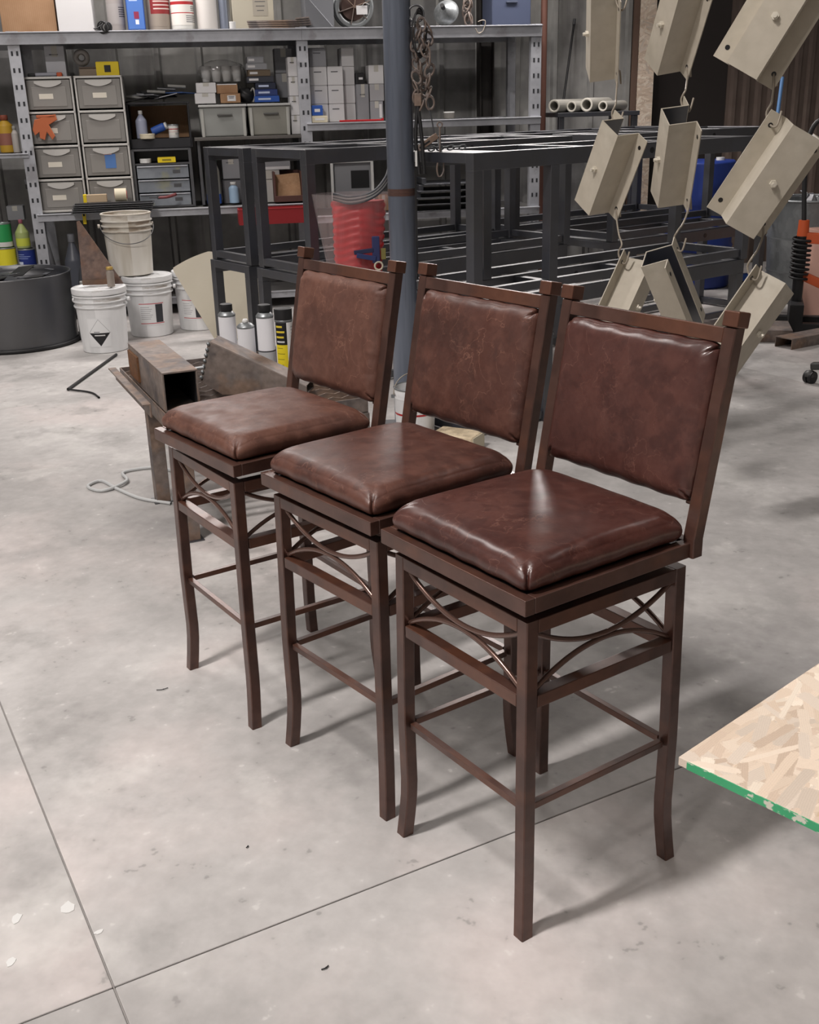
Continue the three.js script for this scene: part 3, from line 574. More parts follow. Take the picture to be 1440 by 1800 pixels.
// drawer towers -----------------------------------------------------
{
  const frame = col(0xbab8b4, .5), front = phy({ color: 0x9a9793, roughness: .3, transmission: .3, thickness: 0 }), inner = col(0x5e5a57, .8);
  const tower = (label, s, bits) => {
    const t = onRack('drawer_tower', label, 'drawers', s, .714, .22); const W = .305, H = .845, D = .34;
    for (const k of [-1, 1]) mesh('side', bx(.012, H, D, k * (W / 2 - .006), H / 2, 0, .003), frame, t);
    for (let i = 0; i <= 4; i++) mesh('frame_rail', bx(W, .014, D, 0, Math.max(.007, i * H / 4 - .004), 0, .003), frame, t);
    mesh('back_panel', bx(W - .02, H - .01, .006, 0, H / 2, -D / 2 + .004), inner, t);
    for (let i = 0; i < 4; i++) {
      const y = i * H / 4 + .105, d = mesh('drawer', bx(W - .03, .18, .01, 0, y, D / 2 - .012, .004), front, t);
      mesh('drawer_panel', bx(W - .09, .12, .004, 0, y - .012, D / 2 - .006, .002), col(0x8b8884, .4), d);
      const sh = new THREE.Shape(); sh.moveTo(-.085, .0); sh.quadraticCurveTo(0, -.05, .085, 0); sh.lineTo(.085, .014); sh.lineTo(-.085, .014); sh.closePath();
      const g = new THREE.ExtrudeGeometry(sh, { depth: .014, bevelEnabled: false, curveSegments: 10 }); g.translate(0, y + .07, D / 2 - .01); mesh('pull', g, frame, d);
      mesh('contents', bx(W - .05, .1, .2, 0, y - .03, 0, .01), col([0x6d4a3c, 0x77726a, 0x5a6a88, 0x857868][(i + bits) % 4], .9), d);
      if (bits === 0 || i === 3) mesh('paper_label', bx(.088, .032, .001, bits ? .0 : -.02, y - .01, D / 2 - .003), col(0xd9d3c6, .8), d);
      if (bits === 1 && i === 1) { mesh('sticker', bx(.07, .09, .001, .02, y, D / 2 - .003), col(0x4f78b4, .6), d); mesh('sticker', bx(.052, .018, .001, .006, y + .05, D / 2 - .0025), col(0xd8a59a, .6), d); }
    }
    return t;
  };
  tower('left translucent plastic drawer tower, four drawers with paper labels', .172, 0);
  tower('right translucent plastic drawer tower, one drawer with a blue sticker', .49, 1);
  const gl = onRack('work_glove', 'orange work glove hanging from a drawer of the left tower', 'glove', .115, 1.18, .032);
  mesh('palm', (() => { const s = new THREE.Shape(); s.moveTo(-.05, .12); s.lineTo(.08, .15); s.lineTo(.085, .12); s.lineTo(.03, .09); s.lineTo(.06, .02); s.lineTo(.045, .0); s.lineTo(.015, .05); s.lineTo(-.005, .0); s.lineTo(-.03, .01); s.lineTo(-.03, .05); s.lineTo(-.06, .03); s.lineTo(-.07, .06); s.closePath(); const g = new THREE.ExtrudeGeometry(s, { depth: .012, bevelEnabled: true, bevelSize: .003, bevelThickness: .003, bevelSegments: 2 }); return g; })(), col(0xb0603c, .85), gl); mesh('cuff', bx(.12, .02, .018, .02, .14, .006, .005), col(0xa85a3a, .85), gl);
}
carton('small white carton stood on the left drawer tower', .165, .29, 1.562, 1.75, .16, .16, col(0xb9babf, .8), { line: 1 });
{ const t = onRack('tape_roll', 'roll of clear tape lying against the dark gap above the drawers', 'tape', .39, 1.625, .24); mesh('roll', (() => { const g = new THREE.TorusGeometry(.036, .018, 12, 24); g.scale(1, 1, .9); g.translate(0, .054, 0); return g; })(), col(0xa9a5a2, .4), t); mesh('core', (() => { const g = new THREE.CylinderGeometry(.022, .022, .03, 20, 1, true); g.rotateX(Math.PI / 2); g.translate(0, .054, 0); return g; })(), M.card, t); }
{ const t = onRack('sanding_block', 'beige sanding block lying under the roll of tape', 'block', .43, 1.56, .2); mesh('block', bx(.125, .05, .08, 0, .025, 0, .012), col(0x8d7f70, .9), t); mesh('grit', bx(.122, .008, .078, 0, .055, 0, .003), col(0x6d5f55, .95), t); }
carton('yellow box with a black emblem on the right drawer tower', .482, .628, 1.562, 1.648, .12, .09, M.yellow, { tape: false, print: [0, .5, .28, .5, M.black] });
{ const t = onRack('pry_tool', 'grey handled tool with an orange tip lying on the left drawer tower', 'tool', .16, 1.562, .14); mesh('handle', (() => { const g = bx(.14, .022, .03, 0, .016, 0, .008); return g; })(), col(0x9fa0ab, .5), t); mesh('tip', bx(.035, .026, .03, .085, .014, 0, .006), M.orange, t); mesh('grip', bx(.05, .02, .03, -.09, .013, 0, .006), M.black, t); }
// middle of the shelving -------------------------------------------------
{
  const t = onRack('open_cubby', 'dark open cubby box standing on the small grey drawer cabinet', 'cubby', .852, 1.100, .3); const K = col(0x26262a, .7);
  mesh('side', bx(.012, .28, .34, -.2, .14, 0, .002), K, t); mesh('side', bx(.012, .28, .34, .2, .14, 0, .002), K, t); mesh('top', bx(.42, .012, .34, 0, .286, 0, .002), K, t); mesh('bottom', bx(.42, .06, .34, 0, .03, 0, .002), K, t); mesh('back', bx(.4, .26, .008, 0, .14, -.165), M.card, t);
  bottle('spray_bottle', 'clear blue-white squeeze bottle in the dark cubby', 'bottle', R(.732, 1.162, .2), .038, .18, col(0xaab0c6, .3), M.white, { neck: .3, shoulder: .7 });
  const b = bottle('blue_bottle', 'blue bottle lying tipped in the dark cubby', 'bottle', R(.80, 1.205, .19), .026, .11, M.blue, M.white, { neck: .7, shoulder: .85 }); b.rotation.z = -1.2;
  can('white_canister', 'small white canister at the right of the dark cubby', 'canister', R(.942, 1.161, .19), .034, .085, M.white, { label: [.5, .6, lab.red] });
  can('tape_tin', 'low cream tin in front of the squeeze bottle in the cubby', 'tin', R(.765, 1.161, .15), .05, .03, M.cream, { rim: M.cream });
  for (let k = 0; k < 5; k++) { const s = .72 + k * .07; const c = onRack('scrap_sheet', ['black crumpled scrap sheet at the left end of the heap on the cubby', 'grey scrap sheet on the cubby, second in the heap', 'dark scrap sheet in the middle of the heap on the cubby', 'grey scrap sheet on the cubby, fourth in the heap', 'blue scrap sheet at the right end of the heap on the cubby'][k], 'scrap', s, 1.392 + .006 * k, .3, 'scrap heap on the cubby'); const g = bx(.16, .006, .2, 0, .02 + .01 * (k % 3), 0, .001); g.rotateZ([.2, -.15, .25, -.2, .05][k]); g.rotateY(k); mesh('sheet', g, k === 4 ? col(0x4e6ca6, .6) : k % 2 ? M.rack : M.black, c); mesh('curl', (() => { const q = cyl(.01, .01, .12, 0, 0, 0, 10); q.rotateZ(1.5); q.translate(.05, .03 + .01 * k, .03); return q; })(), k % 2 ? M.steel : M.plasticGrey, c); }
}
{
  const t = onRack('drawer_cabinet', 'small grey steel cabinet with three wide drawers on the lower shelf', 'cabinet', .845, .714, .26); const G = std({ map: paintScuff([132, 138, 146], [146, 152, 160], [160, 158, 120]), roughness: .5, metalness: .2 });
  mesh('body', merge([bx(.39, .012, .34, 0, .006, 0), bx(.39, .012, .34, 0, .377, 0), bx(.02, .38, .34, -.19, .19, 0), bx(.02, .38, .34, .19, .19, 0), bx(.39, .38, .01, 0, .19, -.165), bx(.36, .012, .3, 0, .285, 0)]), M.steel, t);
  for (let i = 0; i < 3; i++) { const d = mesh('drawer', bx(.345, .082, .3, 0, .052 + i * .0905, .012, .003), G, t); mesh('drawer_lip', bx(.335, .008, .012, 0, .052 + i * .0905 + .036, .168, .002), M.rack, d); mesh('label_holder', bx(.05, .022, .002, .09, .052 + i * .0905, .163), M.steel, d); }
  carton('yellow flat box lying on the drawer cabinet shelf', .817, .938, 1.006, 1.042, .1, .07, M.yellow, { tape: false, print: [0, .5, .5, .3, col(0x8a7a1a, .6)] });
  can('white_tin', 'low white tin beside the yellow flat box', 'tin', R(.735, 1.006, .14), .038, .026, M.white, { rim: M.white });
}
for (const [s0, s1, k, label] of [[1.12, 1.438, 0, 'left grey storage tote under the white cartons'], [1.446, 1.735, 1, 'right grey storage tote under the blue packs']]) {
  const t = onRack('storage_tote', label, 'tote', (s0 + s1) / 2, 1.1605, .25), W = s1 - s0, G = col(k ? 0x85847c : 0x8d8f8c, .5);
  const g = bx(W, .19, .38, 0, .095, 0, .012), p = g.attributes.position; for (let i = 0; i < p.count; i++) { const f = .94 + .06 * p.getY(i) / .19; p.setX(i, p.getX(i) * f); p.setZ(i, p.getZ(i) * f); } mesh('tub', g, G, t);
  mesh('lid', bx(W + .006, .016, .4, 0, .197, 0, .005), col(0xa9aaa8, .5), t); mesh('handle', bx(.1, .014, .016, .01, .14, .196, .004), col(0x4f4f4d, .6), t); for (const q of [-1, 1]) mesh('corner_rib', bx(.02, .18, .012, q * (W / 2 - .02), .09, .188, .004), col(0xa3a39e, .5), t);
}
carton('upper white carton of the pair on the left tote', 1.117, 1.248, 1.441, 1.505, .1, .15, paperWhite, {});
carton('lower white carton of the pair on the left tote', 1.103, 1.240, 1.374, 1.440, .09, .17, paperWhite, {});
carton('lower brown carton with a white label on the left tote', 1.272, 1.405, 1.374, 1.434, .09, .14, M.card, { tape: false, print: [.05, .5, .42, .6], lines: 2 });
carton('upper brown carton with its flap open on the left tote', 1.25, 1.393, 1.435, 1.495, .12, .14, M.card, { tape: false, print: [-.0, .95, .9, .1, paperWhite] });
{ const t = onRack('cup_bag', 'clear bag of foam cups lying on the cartons', 'bag', 1.30, 1.508, .32); for (let k = 0; k < 4; k++) mesh('cup_stack', (() => { const g = cyl(.026, .036, .1, -.105 + k * .07, .005, 0, 16); return g; })(), M.whiteMatt, t); const g = new THREE.SphereGeometry(1, 24, 16), p = g.attributes.position; for (let i = 0; i < p.count; i++) { const n = 1 + .06 * Math.sin(p.getX(i) * 9 + p.getY(i) * 13) * Math.cos(p.getZ(i) * 11); p.setXYZ(i, p.getX(i) * .16 * n, .072 + Math.max(-.95, p.getY(i)) * .074 * n, p.getZ(i) * .08 * n); } g.computeVertexNormals(); mesh('film', g, phy({ color: 0xffffff, roughness: .12, transmission: .95, thickness: 0 }), t); }
{ const t = onRack('tool_bag', 'small black slumped bag on the totes', 'bag', 1.452, 1.376, .2); const g = new THREE.SphereGeometry(1, 20, 14), p = g.attributes.position; for (let i = 0; i < p.count; i++) { const n = 1 + .1 * Math.sin(p.getX(i) * 7) * Math.cos(p.getY(i) * 8); p.setXYZ(i, p.getX(i) * .062 * n, .045 + Math.max(-.9, p.getY(i)) * .05 * n, p.getZ(i) * .06 * n); } g.computeVertexNormals(); mesh('bag_body', g, M.black, t); mesh('strap', tube([[.03, .07, .04], [.045, .09, .06], [.055, .04, .07], [.04, .0, .065]], .006, 14, 6), M.plasticGrey, t); }
for (let k = 0; k < 3; k++) carton(['lowest', 'middle', 'topmost'][k] + ' blue pack of the pile on the right tote', 1.50 + .006 * k, 1.668 - .01 * k, 1.374 + .041 * k, 1.414 + .041 * k, .1, .16, k === 2 ? col(0x1c2338, .6) : k ? col(0x25376e, .55) : M.blue, { tape: false, group: 'blue packs', name: 'blue_pack', cat: 'pack', print: [-.1, .5, .5, .3, col(0xb9c4de, .7)] });
for (let k = 0; k < 4; k++) carton(['lowest', 'second', 'third', 'topmost'][k] + ' grey flat box of the pile on the blue packs', 1.46 + .01 * (k % 2), 1.64 - .02 * k, 1.498 + .041 * k, 1.538 + .041 * k, .12, .16, [col(0x3a3c44, .8), col(0x6a5c4c, .85), paperGrey, paperGrey][k], { tape: false, group: 'grey boxes', print: [-.25, .5, .35, .35] });
for (let k = 0; k < 4; k++) carton('white carton in the narrow column left of the shelving post, ' + ['lowest', 'second from below', 'second from above', 'topmost'][k], 1.738, 1.80, 1.1625 + k * .123, 1.284 + k * .123, .1, .14, paperWhite, { line: 1, group: 'narrow white cartons' });
for (let k = 0; k < 2; k++) carton(['lower', 'upper'][k] + ' grey carton behind the narrow white column', 1.67, 1.79, 1.40 + k * .16, 1.558 + k * .16, .30, .14, paperGrey, { group: 'grey cartons' });
// white cartons right of the post
{
  const rows = ['bottom', 'second', 'third', 'top'], cols = ['left', 'middle', 'right'];
  for (let c = 0; c < 3; c++) for (let r = 0; r < 4; r++) {
    const s0 = [1.886, 2.004, 2.114][c], s1 = [2.001, 2.111, 2.2][c]; if (c === 1 && r === 3) continue;
    carton('white carton, ' + cols[c] + ' column and ' + rows[r] + ' row of the big stack', s0, s1 - .001, 1.2335 + r * .119, 1.351 + r * .119, c === 2 ? .16 : .1, .2, c === 0 && r === 3 ? paperGrey : paperWhite, { line: c < 2, group: 'stacked white cartons', tape: false });
  }
  carton('blue small box in front of the white carton stack', 1.875, 1.95, 1.279, 1.345, .02, .07, M.blue, { tape: false, print: [0, .5, .5, .3] });
  carton('low cream box under the blue small box', 1.872, 1.98, 1.2335, 1.278, .015, .08, M.cream, { tape: false, print: [0, .5, .6, .3] });
  carton('black small box perched right of the white stack', 2.205, 2.26, 1.474, 1.545, .1, .1, M.black, { tape: false, print: [0, .5, .5, .2] });
  carton('grey box under the black small box', 2.203, 2.285, 1.2335, 1.473, .1, .12, paperGrey, { line: 1 });
  carton('upper white carton next to the column', 2.29, 2.392, 1.473, 1.592, .1, .14, paperWhite, {});
  carton('lower white carton next to the column', 2.292, 2.39, 1.362, 1.472, .09, .14, col(0xa6a5a8, .8), {});
  carton('grey carton on the shelf next to the column', 2.29, 2.378, 1.2335, 1.361, .08, .15, paperGrey, { print: [.3, .5, .2, .7] });
  const t = onRack('red_bar', 'thin red bar lying along the shelf front below the white cartons', 'bar', 2.21, 1.2335, .012); mesh('bar', bx(.3, .012, .014, 0, .006, 0, .002), M.red, t); mesh('end_stop', bx(.012, .018, .02, .15, .009, 0, .002), M.red, t);
  can('solder_spool', 'low grey spool on the empty shelf right of the column', 'spool', R(2.852, 1.2335, .1), .038, .044, col(0x777470, .5), { rim: M.white });
  const c = onRack('roof_post', 'dark steel building post behind the empty shelf', 'post', 3.284, 0, .72); mesh('web', bx(.1, CEIL - .02, .012, 0, CEIL / 2, 0, .002), col(0x3b3836, .7), c); for (const k of [-1, 1]) mesh('flange', bx(.012, CEIL - .02, .1, k * .05, CEIL / 2, 0, .002), col(0x3b3836, .7), c);
}
// left bay -------------------------------------------------------------
bottle('yellow_jug', 'yellow jug on the shelf at the left edge of the photo', 'jug', R(-.145, 1.102, .16), .05, .235, col(0xb8922e, .5), col(0x8a4a3a, .5), { neck: .4, label: [.4, .35, col(0x8d5b4d, .6)] });
bottle('white_bottle', 'slim white bottle beside the yellow jug at the left edge', 'bottle', R(-.085, 1.102, .12), .023, .165, col(0xaaa5a0, .5), M.plasticGrey, { neck: .45 });
can('yellow_tin', 'yellow and white tin on the bottom left shelf', 'tin', R(-.262, .317, .14), .072, .175, M.yellow, { label: [.5, .9, lab.yellowBlack, 1.2] });
can('blue_tin', 'dark blue tin on the bottom left shelf', 'tin', R(-.122, .317, .14), .056, .16, col(0x1c2f7c, .4), { label: [.5, .88, lab.blueCan, 2.4] });
bottle('squeeze_bottle', 'yellow-green bottle with a pink top standing on the blue tin', 'bottle', R(-.135, .481, .15), .046, .19, col(0xa3b070, .35), col(0xa35f6c, .5), { neck: .25, shoulder: .6, label: [.25, .3, col(0xc8cf4c, .5)] });
can('green_tin', 'green and white tin standing on the yellow tin', 'tin', R(-.262, .497, .15), .06, .155, M.green, { label: [.12, .2, M.white] });
carton('small grey carton standing at the back of the left bay', -.235, -.125, .655, .75, .3, .1, paperGrey, {});
{ const t = onRack('leaning_pipe', 'grey pipe leaning in the left bay of the shelving', 'pipe', -.02, .317, .25); mesh('pipe', tube([[.06, .0, .05], [-.06, .6, -.1]], .018, 8, 12), M.rack, t); mesh('collar', (() => { const g = cyl(.023, .023, .03, -.05, .54, -.087, 14); return g; })(), M.steel, t); }
// sheets, boards and tools over the buckets
for (let k = 0; k < 5; k++) { const t = onRack('steel_sheet', ['lowest', 'second', 'middle', 'fourth', 'topmost'][k] + ' steel sheet of the pile above the stacked buckets', 'steel sheet', .49 + .005 * k, .7135 + k * .0125, -.06, 'pile of steel sheets'); mesh('sheet', bx(.52, .005, .19, 0, .0025, 0, .0005), M.steel, t); mesh('spacer', bx(.5, .0072, .03, 0, .0087, .05), M.black, t); }
{ const t = onRack('tape_roll', 'cream roll of masking tape with a red core on the steel sheets', 'tape', .555, .777, -.06); mesh('roll', (() => { const g = cyl(.042, .042, .075, 0, 0, 0, 24); g.rotateZ(Math.PI / 2); g.translate(.04, .042, 0); return g; })(), M.cream, t); mesh('core', (() => { const g = cyl(.026, .026, .08, 0, 0, 0, 18); g.rotateZ(Math.PI / 2); g.translate(.043, .042, 0); return g; })(), M.red, t); }
{ const t = onRack('wood_block', 'small pale wood block with a yellow end lying on the steel sheets', 'block', .40, .777, -.04); mesh('block', bx(.13, .05, .05, 0, .025, 0, .003), col(0xb9a488, .85), t); mesh('yellow_end', bx(.022, .052, .052, -.076, .026, 0, .003), M.yellow, t); }
{ const t = onRack('level', 'short yellow spirit level standing against the shelf front', 'level', .305, .64, -.06); mesh('body', bx(.022, .13, .014, 0, .065, 0, .003), M.yellow, t); mesh('vial', bx(.012, .025, .016, 0, .065, .002, .002), M.black, t); }
{ const t = onRack('pliers', 'pair of dark red handled pliers on the pile of steel sheets', 'pliers', .80, .777, -.03); for (const k of [-1, 1]) { mesh('handle', tube([[0, .012, 0], [.06, .014, .01 * k], [.12, .03, .03 * k]], .009, 12, 8), col(0x6d2f32, .5), t); mesh('jaw', bar([0, .012, 0], [-.06, .014, -.008 * k], .012, .008), M.steel, t); } mesh('pivot', cyl(.008, .008, .022, 0, .002, 0, 12), M.steel, t); }
// things seen between the table legs, on the lower shelves
bottle('spray_bottle', 'tall bottle with a green top and blue base seen between the table legs', 'bottle', R(1.175, .722, .12), .05, .32, col(0x9a9a92, .4), M.green, { neck: .6, shoulder: .75, label: [.12, .22, M.blue] });
bottle('spray_bottle', 'small pale blue bottle seen between the table legs', 'bottle', R(1.312, .722, .12), .034, .14, col(0x9cb6cf, .35), M.white, { neck: .5 });
carton('grey parts box with a white lid seen between the table legs', 1.25, 1.37, .88, 1.03, .18, .15, paperGrey, { line: 1 });
carton('low grey tray below the parts box', 1.24, 1.40, .714, .876, .2, .12, col(0x77777b, .8), { tape: false });
carton('grey and white parts drawer seen through the middle frames', 1.459, 1.72, .93, 1.03, .16, .2, paperGrey, { print: [0, .12, .95, .2], tape: false });
carton('tall white folded carton seen through the middle frames', 1.47, 1.64, .714, .929, .15, .16, col(0xb5b2ae, .85), { line: 1 });
{ const t = onRack('parts_crate', 'dark red wooden crate holding kraft paper, seen through the middle frames', 'crate', 1.688, .722, .13, undefined, .0); const B = col(0x4f3029, .7);
  mesh('front_board', bx(.19, .04, .012, 0, .02, .1, .002), B, t); mesh('back_board', bx(.19, .2, .012, 0, .1, -.1, .002), B, t); mesh('side_board', bx(.012, .2, .2, -.095, .1, 0, .002), B, t); mesh('side_board', bx(.012, .2, .2, .095, .1, 0, .002), B, t); mesh('kraft_paper', (() => { const g = new THREE.PlaneGeometry(.17, .18, 8, 8), p = g.attributes.position; for (let i = 0; i < p.count; i++) p.setZ(i, .01 * Math.sin(p.getX(i) * 30) + .012 * Math.cos(p.getY(i) * 24)); g.rotateX(-.4); g.translate(0, .1, .04); g.computeVertexNormals(); return merge([g]); })(), M.card, t); }
{ const t = onRack('red_tray', 'long shallow red steel tray below the crate', 'tray', 1.56, .60, -.125); mesh('tray_body', merge([bx(.48, .1, .006, 0, .05, .09), bx(.48, .1, .006, 0, .05, -.09), bx(.006, .1, .18, -.238, .05, 0), bx(.006, .1, .18, .238, .05, 0), bx(.48, .006, .18, 0, .003, 0)]), col(0x8c1f24, .45), t); mesh('rim', bx(.49, .008, .012, 0, .1, .092, .002), col(0x8c1f24, .4), t); for (const k of [-1, 1]) mesh('bracket', bx(.02, .012, .3, k * .2, -.006, -.16, .002), M.steel, t); }
{ const t = onRack('display_frame', 'white metal frame with a dark opening seen left of the column', 'frame', 2.16, .622, .2); mesh('post', bx(.02, .35, .02, .145, .175, 0, .003), M.white, t); mesh('post', bx(.02, .35, .02, -.145, .175, 0, .003), M.white, t); mesh('top_bar', bx(.31, .02, .02, 0, .345, 0, .003), M.white, t); mesh('back_sheet', bx(.28, .33, .006, 0, .17, -.03), paperGrey, t); mesh('dark_opening', bx(.13, .12, .004, .06, .22, -.024), M.black, t); }
carton('small kraft box beside the white metal frame', 2.335, 2.41, .622, .73, .15, .12, M.card, {});
{ const t = onRack('mesh_roll', 'roll of dark wire mesh lying before the white frame', 'mesh roll', 2.13, .622, .07); mesh('roll', (() => { const g = new THREE.CylinderGeometry(.05, .05, .24, 18, 8, true); g.rotateZ(Math.PI / 2); g.translate(0, .055, 0); return g; })(), col(0x4b4b4a, .8), t); mesh('pale_core', (() => { const g = new THREE.CylinderGeometry(.03, .03, .25, 14); g.rotateZ(Math.PI / 2); g.translate(0, .055, 0); return g; })(), M.cream, t); }
for (let k = 0; k < 5; k++) { const t = onRack('sheet_offcut', ['lowest', 'second', 'middle', 'fourth', 'topmost'][k] + ' steel offcut of the pile seen right of the column', 'steel sheet', 2.75 + .02 * k, .6215 + k * .045, .1, 'steel offcuts right of the column'); mesh('sheet', bx(.62 - .05 * k, .008, .4, 0, .004, 0, .001), M.steel, t); for (const q of [-1, 1]) mesh('spacer', bx(.03, .0365, .3, q * .2, .0265, 0, .001), M.steel, t); }

// ------------------------------------------------------------------ right of the shelving
{ const t = onRack('brown_pipe', 'brown vertical steel pipe right of the shelving', 'pipe', 3.62, 0, .35); mesh('pipe', cyl(.024, .024, CEIL - .01, 0, .003, 0, 18), col(0x6c4a40, .55, .2), t); mesh('floor_flange', cyl(.05, .05, .008, 0, 0, 0, 20), M.rust, t); for (const y of [1.1, 2.4]) mesh('clip', bx(.07, .02, .06, 0, y, 0, .004), M.steel, t); }
{ const st = onRack('tube_stand', 'dark steel stand carrying the pale tubes', 'stand', 3.96, 0, .33); mesh('deck', bx(.62, .03, .5, 0, 1.235, 0, .003), M.steel, st); for (const x of [-.28, .28]) for (const z of [-.22, .22]) mesh('leg', bx(.04, 1.22, .04, x, .61, z, .003), M.steel, st);
  const rad = [.045, .038, .048, .036], xs = [-.15, -.04, .075, .2]; const lb = ['leftmost', 'second', 'third', 'rightmost'];
  for (let k = 0; k < 4; k++) { const t = onRack('pale_tube', lb[k] + ' of the four pale tubes lying on the stand', 'tube', 3.96 + xs[k], 1.251 + rad[k], .33, 'pale tubes', -.75); const L = k === 0 ? .5 : .4, r = rad[k];
    const g = lathe([[r * .68, -L / 2], [r, -L / 2], [r, L / 2], [r * .68, L / 2], [r * .68, -L / 2]], 26); g.rotateX(Math.PI / 2); mesh('tube_wall', flat(g), col(0xb3b0a8, .5), t); mesh('end_ring', (() => { const q = new THREE.TorusGeometry(r * .84, r * .16, 8, 26); q.scale(1, 1, .3); q.translate(0, 0, L / 2); return q; })(), col(0xc5c1b6, .5), t); } }
{ const t = onRack('strand_strip', 'tall narrow strip of oriented strand board standing before the dark door', 'board', 4.56, 0, .7); mesh('strip', bx(.13, 2.44, .018, 0, 1.22, 0, .001), M.osb, t); mesh('batten', bx(.04, 2.44, .03, -.09, 1.22, -.01, .002), col(0x6a5448, .8), t); }
{ const t = onRack('dark_rod', 'thin dark rod leaning on the wall above the pale tubes', 'rod', 3.98, 1.27, .55); mesh('rod', tube([[-.14, 0, 0], [.02, .6, -.24]], .009, 8, 8), M.black, t); mesh('tip', tube([[.02, .6, -.24], [.03, .64, -.255]], .012, 4, 8), M.steel, t); }
{ // blue drum behind the frames, blue handled brush
  const t = thing('blue_drum', 'blue plastic drum behind the right-hand table frames', 'drum', [2.2, 0, -8.3]); mesh('shell', lathe([[0, 0], [.24, 0], [.25, .02], [.25, .28], [.26, .3], [.25, .32], [.25, .6], [.26, .62], [.25, .64], [.25, .88], [.23, .9], [0, .9]], 36), col(0x243a86, .45), t); mesh('bung', cyl(.03, .03, .02, .12, .9, .05, 14), M.white, t);
  const b = thing('push_broom', 'broom with a pale blue handle leaning behind the right-hand frames', 'broom', [2.62, 0, -8.15], .2); mesh('handle', tube([[0, .05, 0], [.14, 1.45, -.12]], .013, 8, 10), col(0x5c86b8, .5), b); mesh('head', bx(.3, .05, .06, 0, .075, 0, .006), M.blue, b); mesh('bristles', bx(.29, .05, .05, 0, .025, 0, .006), M.black, b);
}
{ // galvanised bin with scrap
  const t = thing('galvanised_bin', 'ribbed galvanised steel bin by the brown wall', 'bin', [2.76, 0, -7.55]); mesh('shell', lathe([[0, 0], [.235, 0], [.24, .02], [.255, .2], [.262, .21], [.257, .22], [.27, .42], [.277, .43], [.272, .44], [.285, .66], [.292, .67], [.285, .68], [.275, .66], [.26, .3], [0, .3]], 44), M.galv, t); mesh('rim', (() => { const g = new THREE.TorusGeometry(.288, .009, 8, 44); g.rotateX(Math.PI / 2); g.translate(0, .675, 0); return g; })(), M.galv, t); for (const k of [-1, 1]) mesh('handle', (() => { const g = new THREE.TorusGeometry(.05, .006, 8, 18, Math.PI); g.rotateZ(Math.PI); g.rotateY(.2); g.translate(k * .29, .6, .05); return g; })(), M.steel, t);
  for (let k = 0; k < 6; k++) { const c = thing('scrap_strip', ['long', 'short', 'bent', 'narrow', 'wide', 'twisted'][k] + ' scrap metal strip sticking out of the galvanised bin', 'scrap', [2.76, .31, -7.55], k * 1.05, 'scrap in the bin'); const g = bx(.03 + .01 * (k % 3), .006, .42, 0, 0, 0, .001); g.rotateX(-1.22 + .03 * k); g.translate(0, .2, -.10); mesh('strip', g, k % 2 ? M.steel : M.rack, c); mesh('bent_tip', (() => { const q = bx(.03, .005, .07, 0, 0, 0, .001); q.rotateX(.2); q.translate(0, .395, -.17); return q; })(), k % 2 ? M.steel : M.rack, c); }
}
{ // orange floor jack with black handle
  const t = thing('floor_jack', 'orange lifting jack with a coil spring and tall black handle', 'jack', [2.36, 0, -6.55], -.3);
  mesh('spring', (() => { const p = []; for (let k = 0; k <= 110; k++) { const a = k * .5; p.push([Math.cos(a) * .05, .30 + k * .0022, Math.sin(a) * .05]); } return tube(p, .008, 260, 6); })(), M.black, t);
  mesh('ram', cyl(.032, .032, .4, 0, .16, 0, 18), M.blackGloss, t); mesh('orange_collar', cyl(.034, .03, .09, 0, .55, 0, 18), M.orange, t); mesh('orange_arm', bar([.02, .54, 0], [.34, .52, .02], .05, .06, .004), M.orange, t); mesh('lower_arm', bar([.02, .32, 0], [.3, .2, .03], .04, .05, .004), M.orange, t);
  mesh('handle', tube([[0, .62, 0], [-.02, .9, -.02], [-.01, 1.13, -.02], [.03, 1.19, -.02], [.12, 1.2, -.02], [.16, 1.14, -.02], [.14, 1.02, -.02]], .014, 40, 10), M.black, t); mesh('grip', tube([[.16, 1.14, -.02], [.14, 1.02, -.02]], .019, 6, 10), M.blackGloss, t);
  mesh('foot', merge([bx(.62, .05, .06, .12, .035, .12, .005), bx(.62, .05, .06, .12, .035, -.12, .005), bx(.08, .12, .3, 0, .11, 0, .005)]), M.black, t);
  const c = thing('pink_carton', 'faded pink carton standing behind the orange jack arm', 'box', [2.72, 0, -6.85], .15); mesh('body', bx(.36, .55, .3, 0, .275, 0, .004), col(0xb08a7c, .8), c); mesh('tape', bx(.05, .2, .0012, 0, .44, .1508), paperTape, c); mesh('flap', bx(.35, .004, .145, 0, .552, .073), col(0xa98274, .8), c);
}
{ // steel channels lying on the floor
  const f = (label, a, b, w, h, m) => { const L = Math.hypot(b[0] - a[0], b[1] - a[1]), t = thing('steel_channel', label, 'steel channel', [(a[0] + b[0]) / 2, 0, (a[1] + b[1]) / 2], Math.atan2(-(b[1] - a[1]), b[0] - a[0])); mesh('web', bx(L, .006, w, 0, h - .003, 0, .001), M.rust, t); for (const k of [-1, 1]) mesh('flange', bx(L, h - .006, .006, 0, (h - .006) / 2, k * (w / 2 - .003), .001), M.rust, t); };
  f('broad steel channel lying on the floor at the right edge', [1.75, -6.42], [2.25, -6.3], .3, .07); f('narrow steel channel lying on the floor beside the rolling stool', [2.12, -6.02], [2.95, -6.52], .12, .06);
}
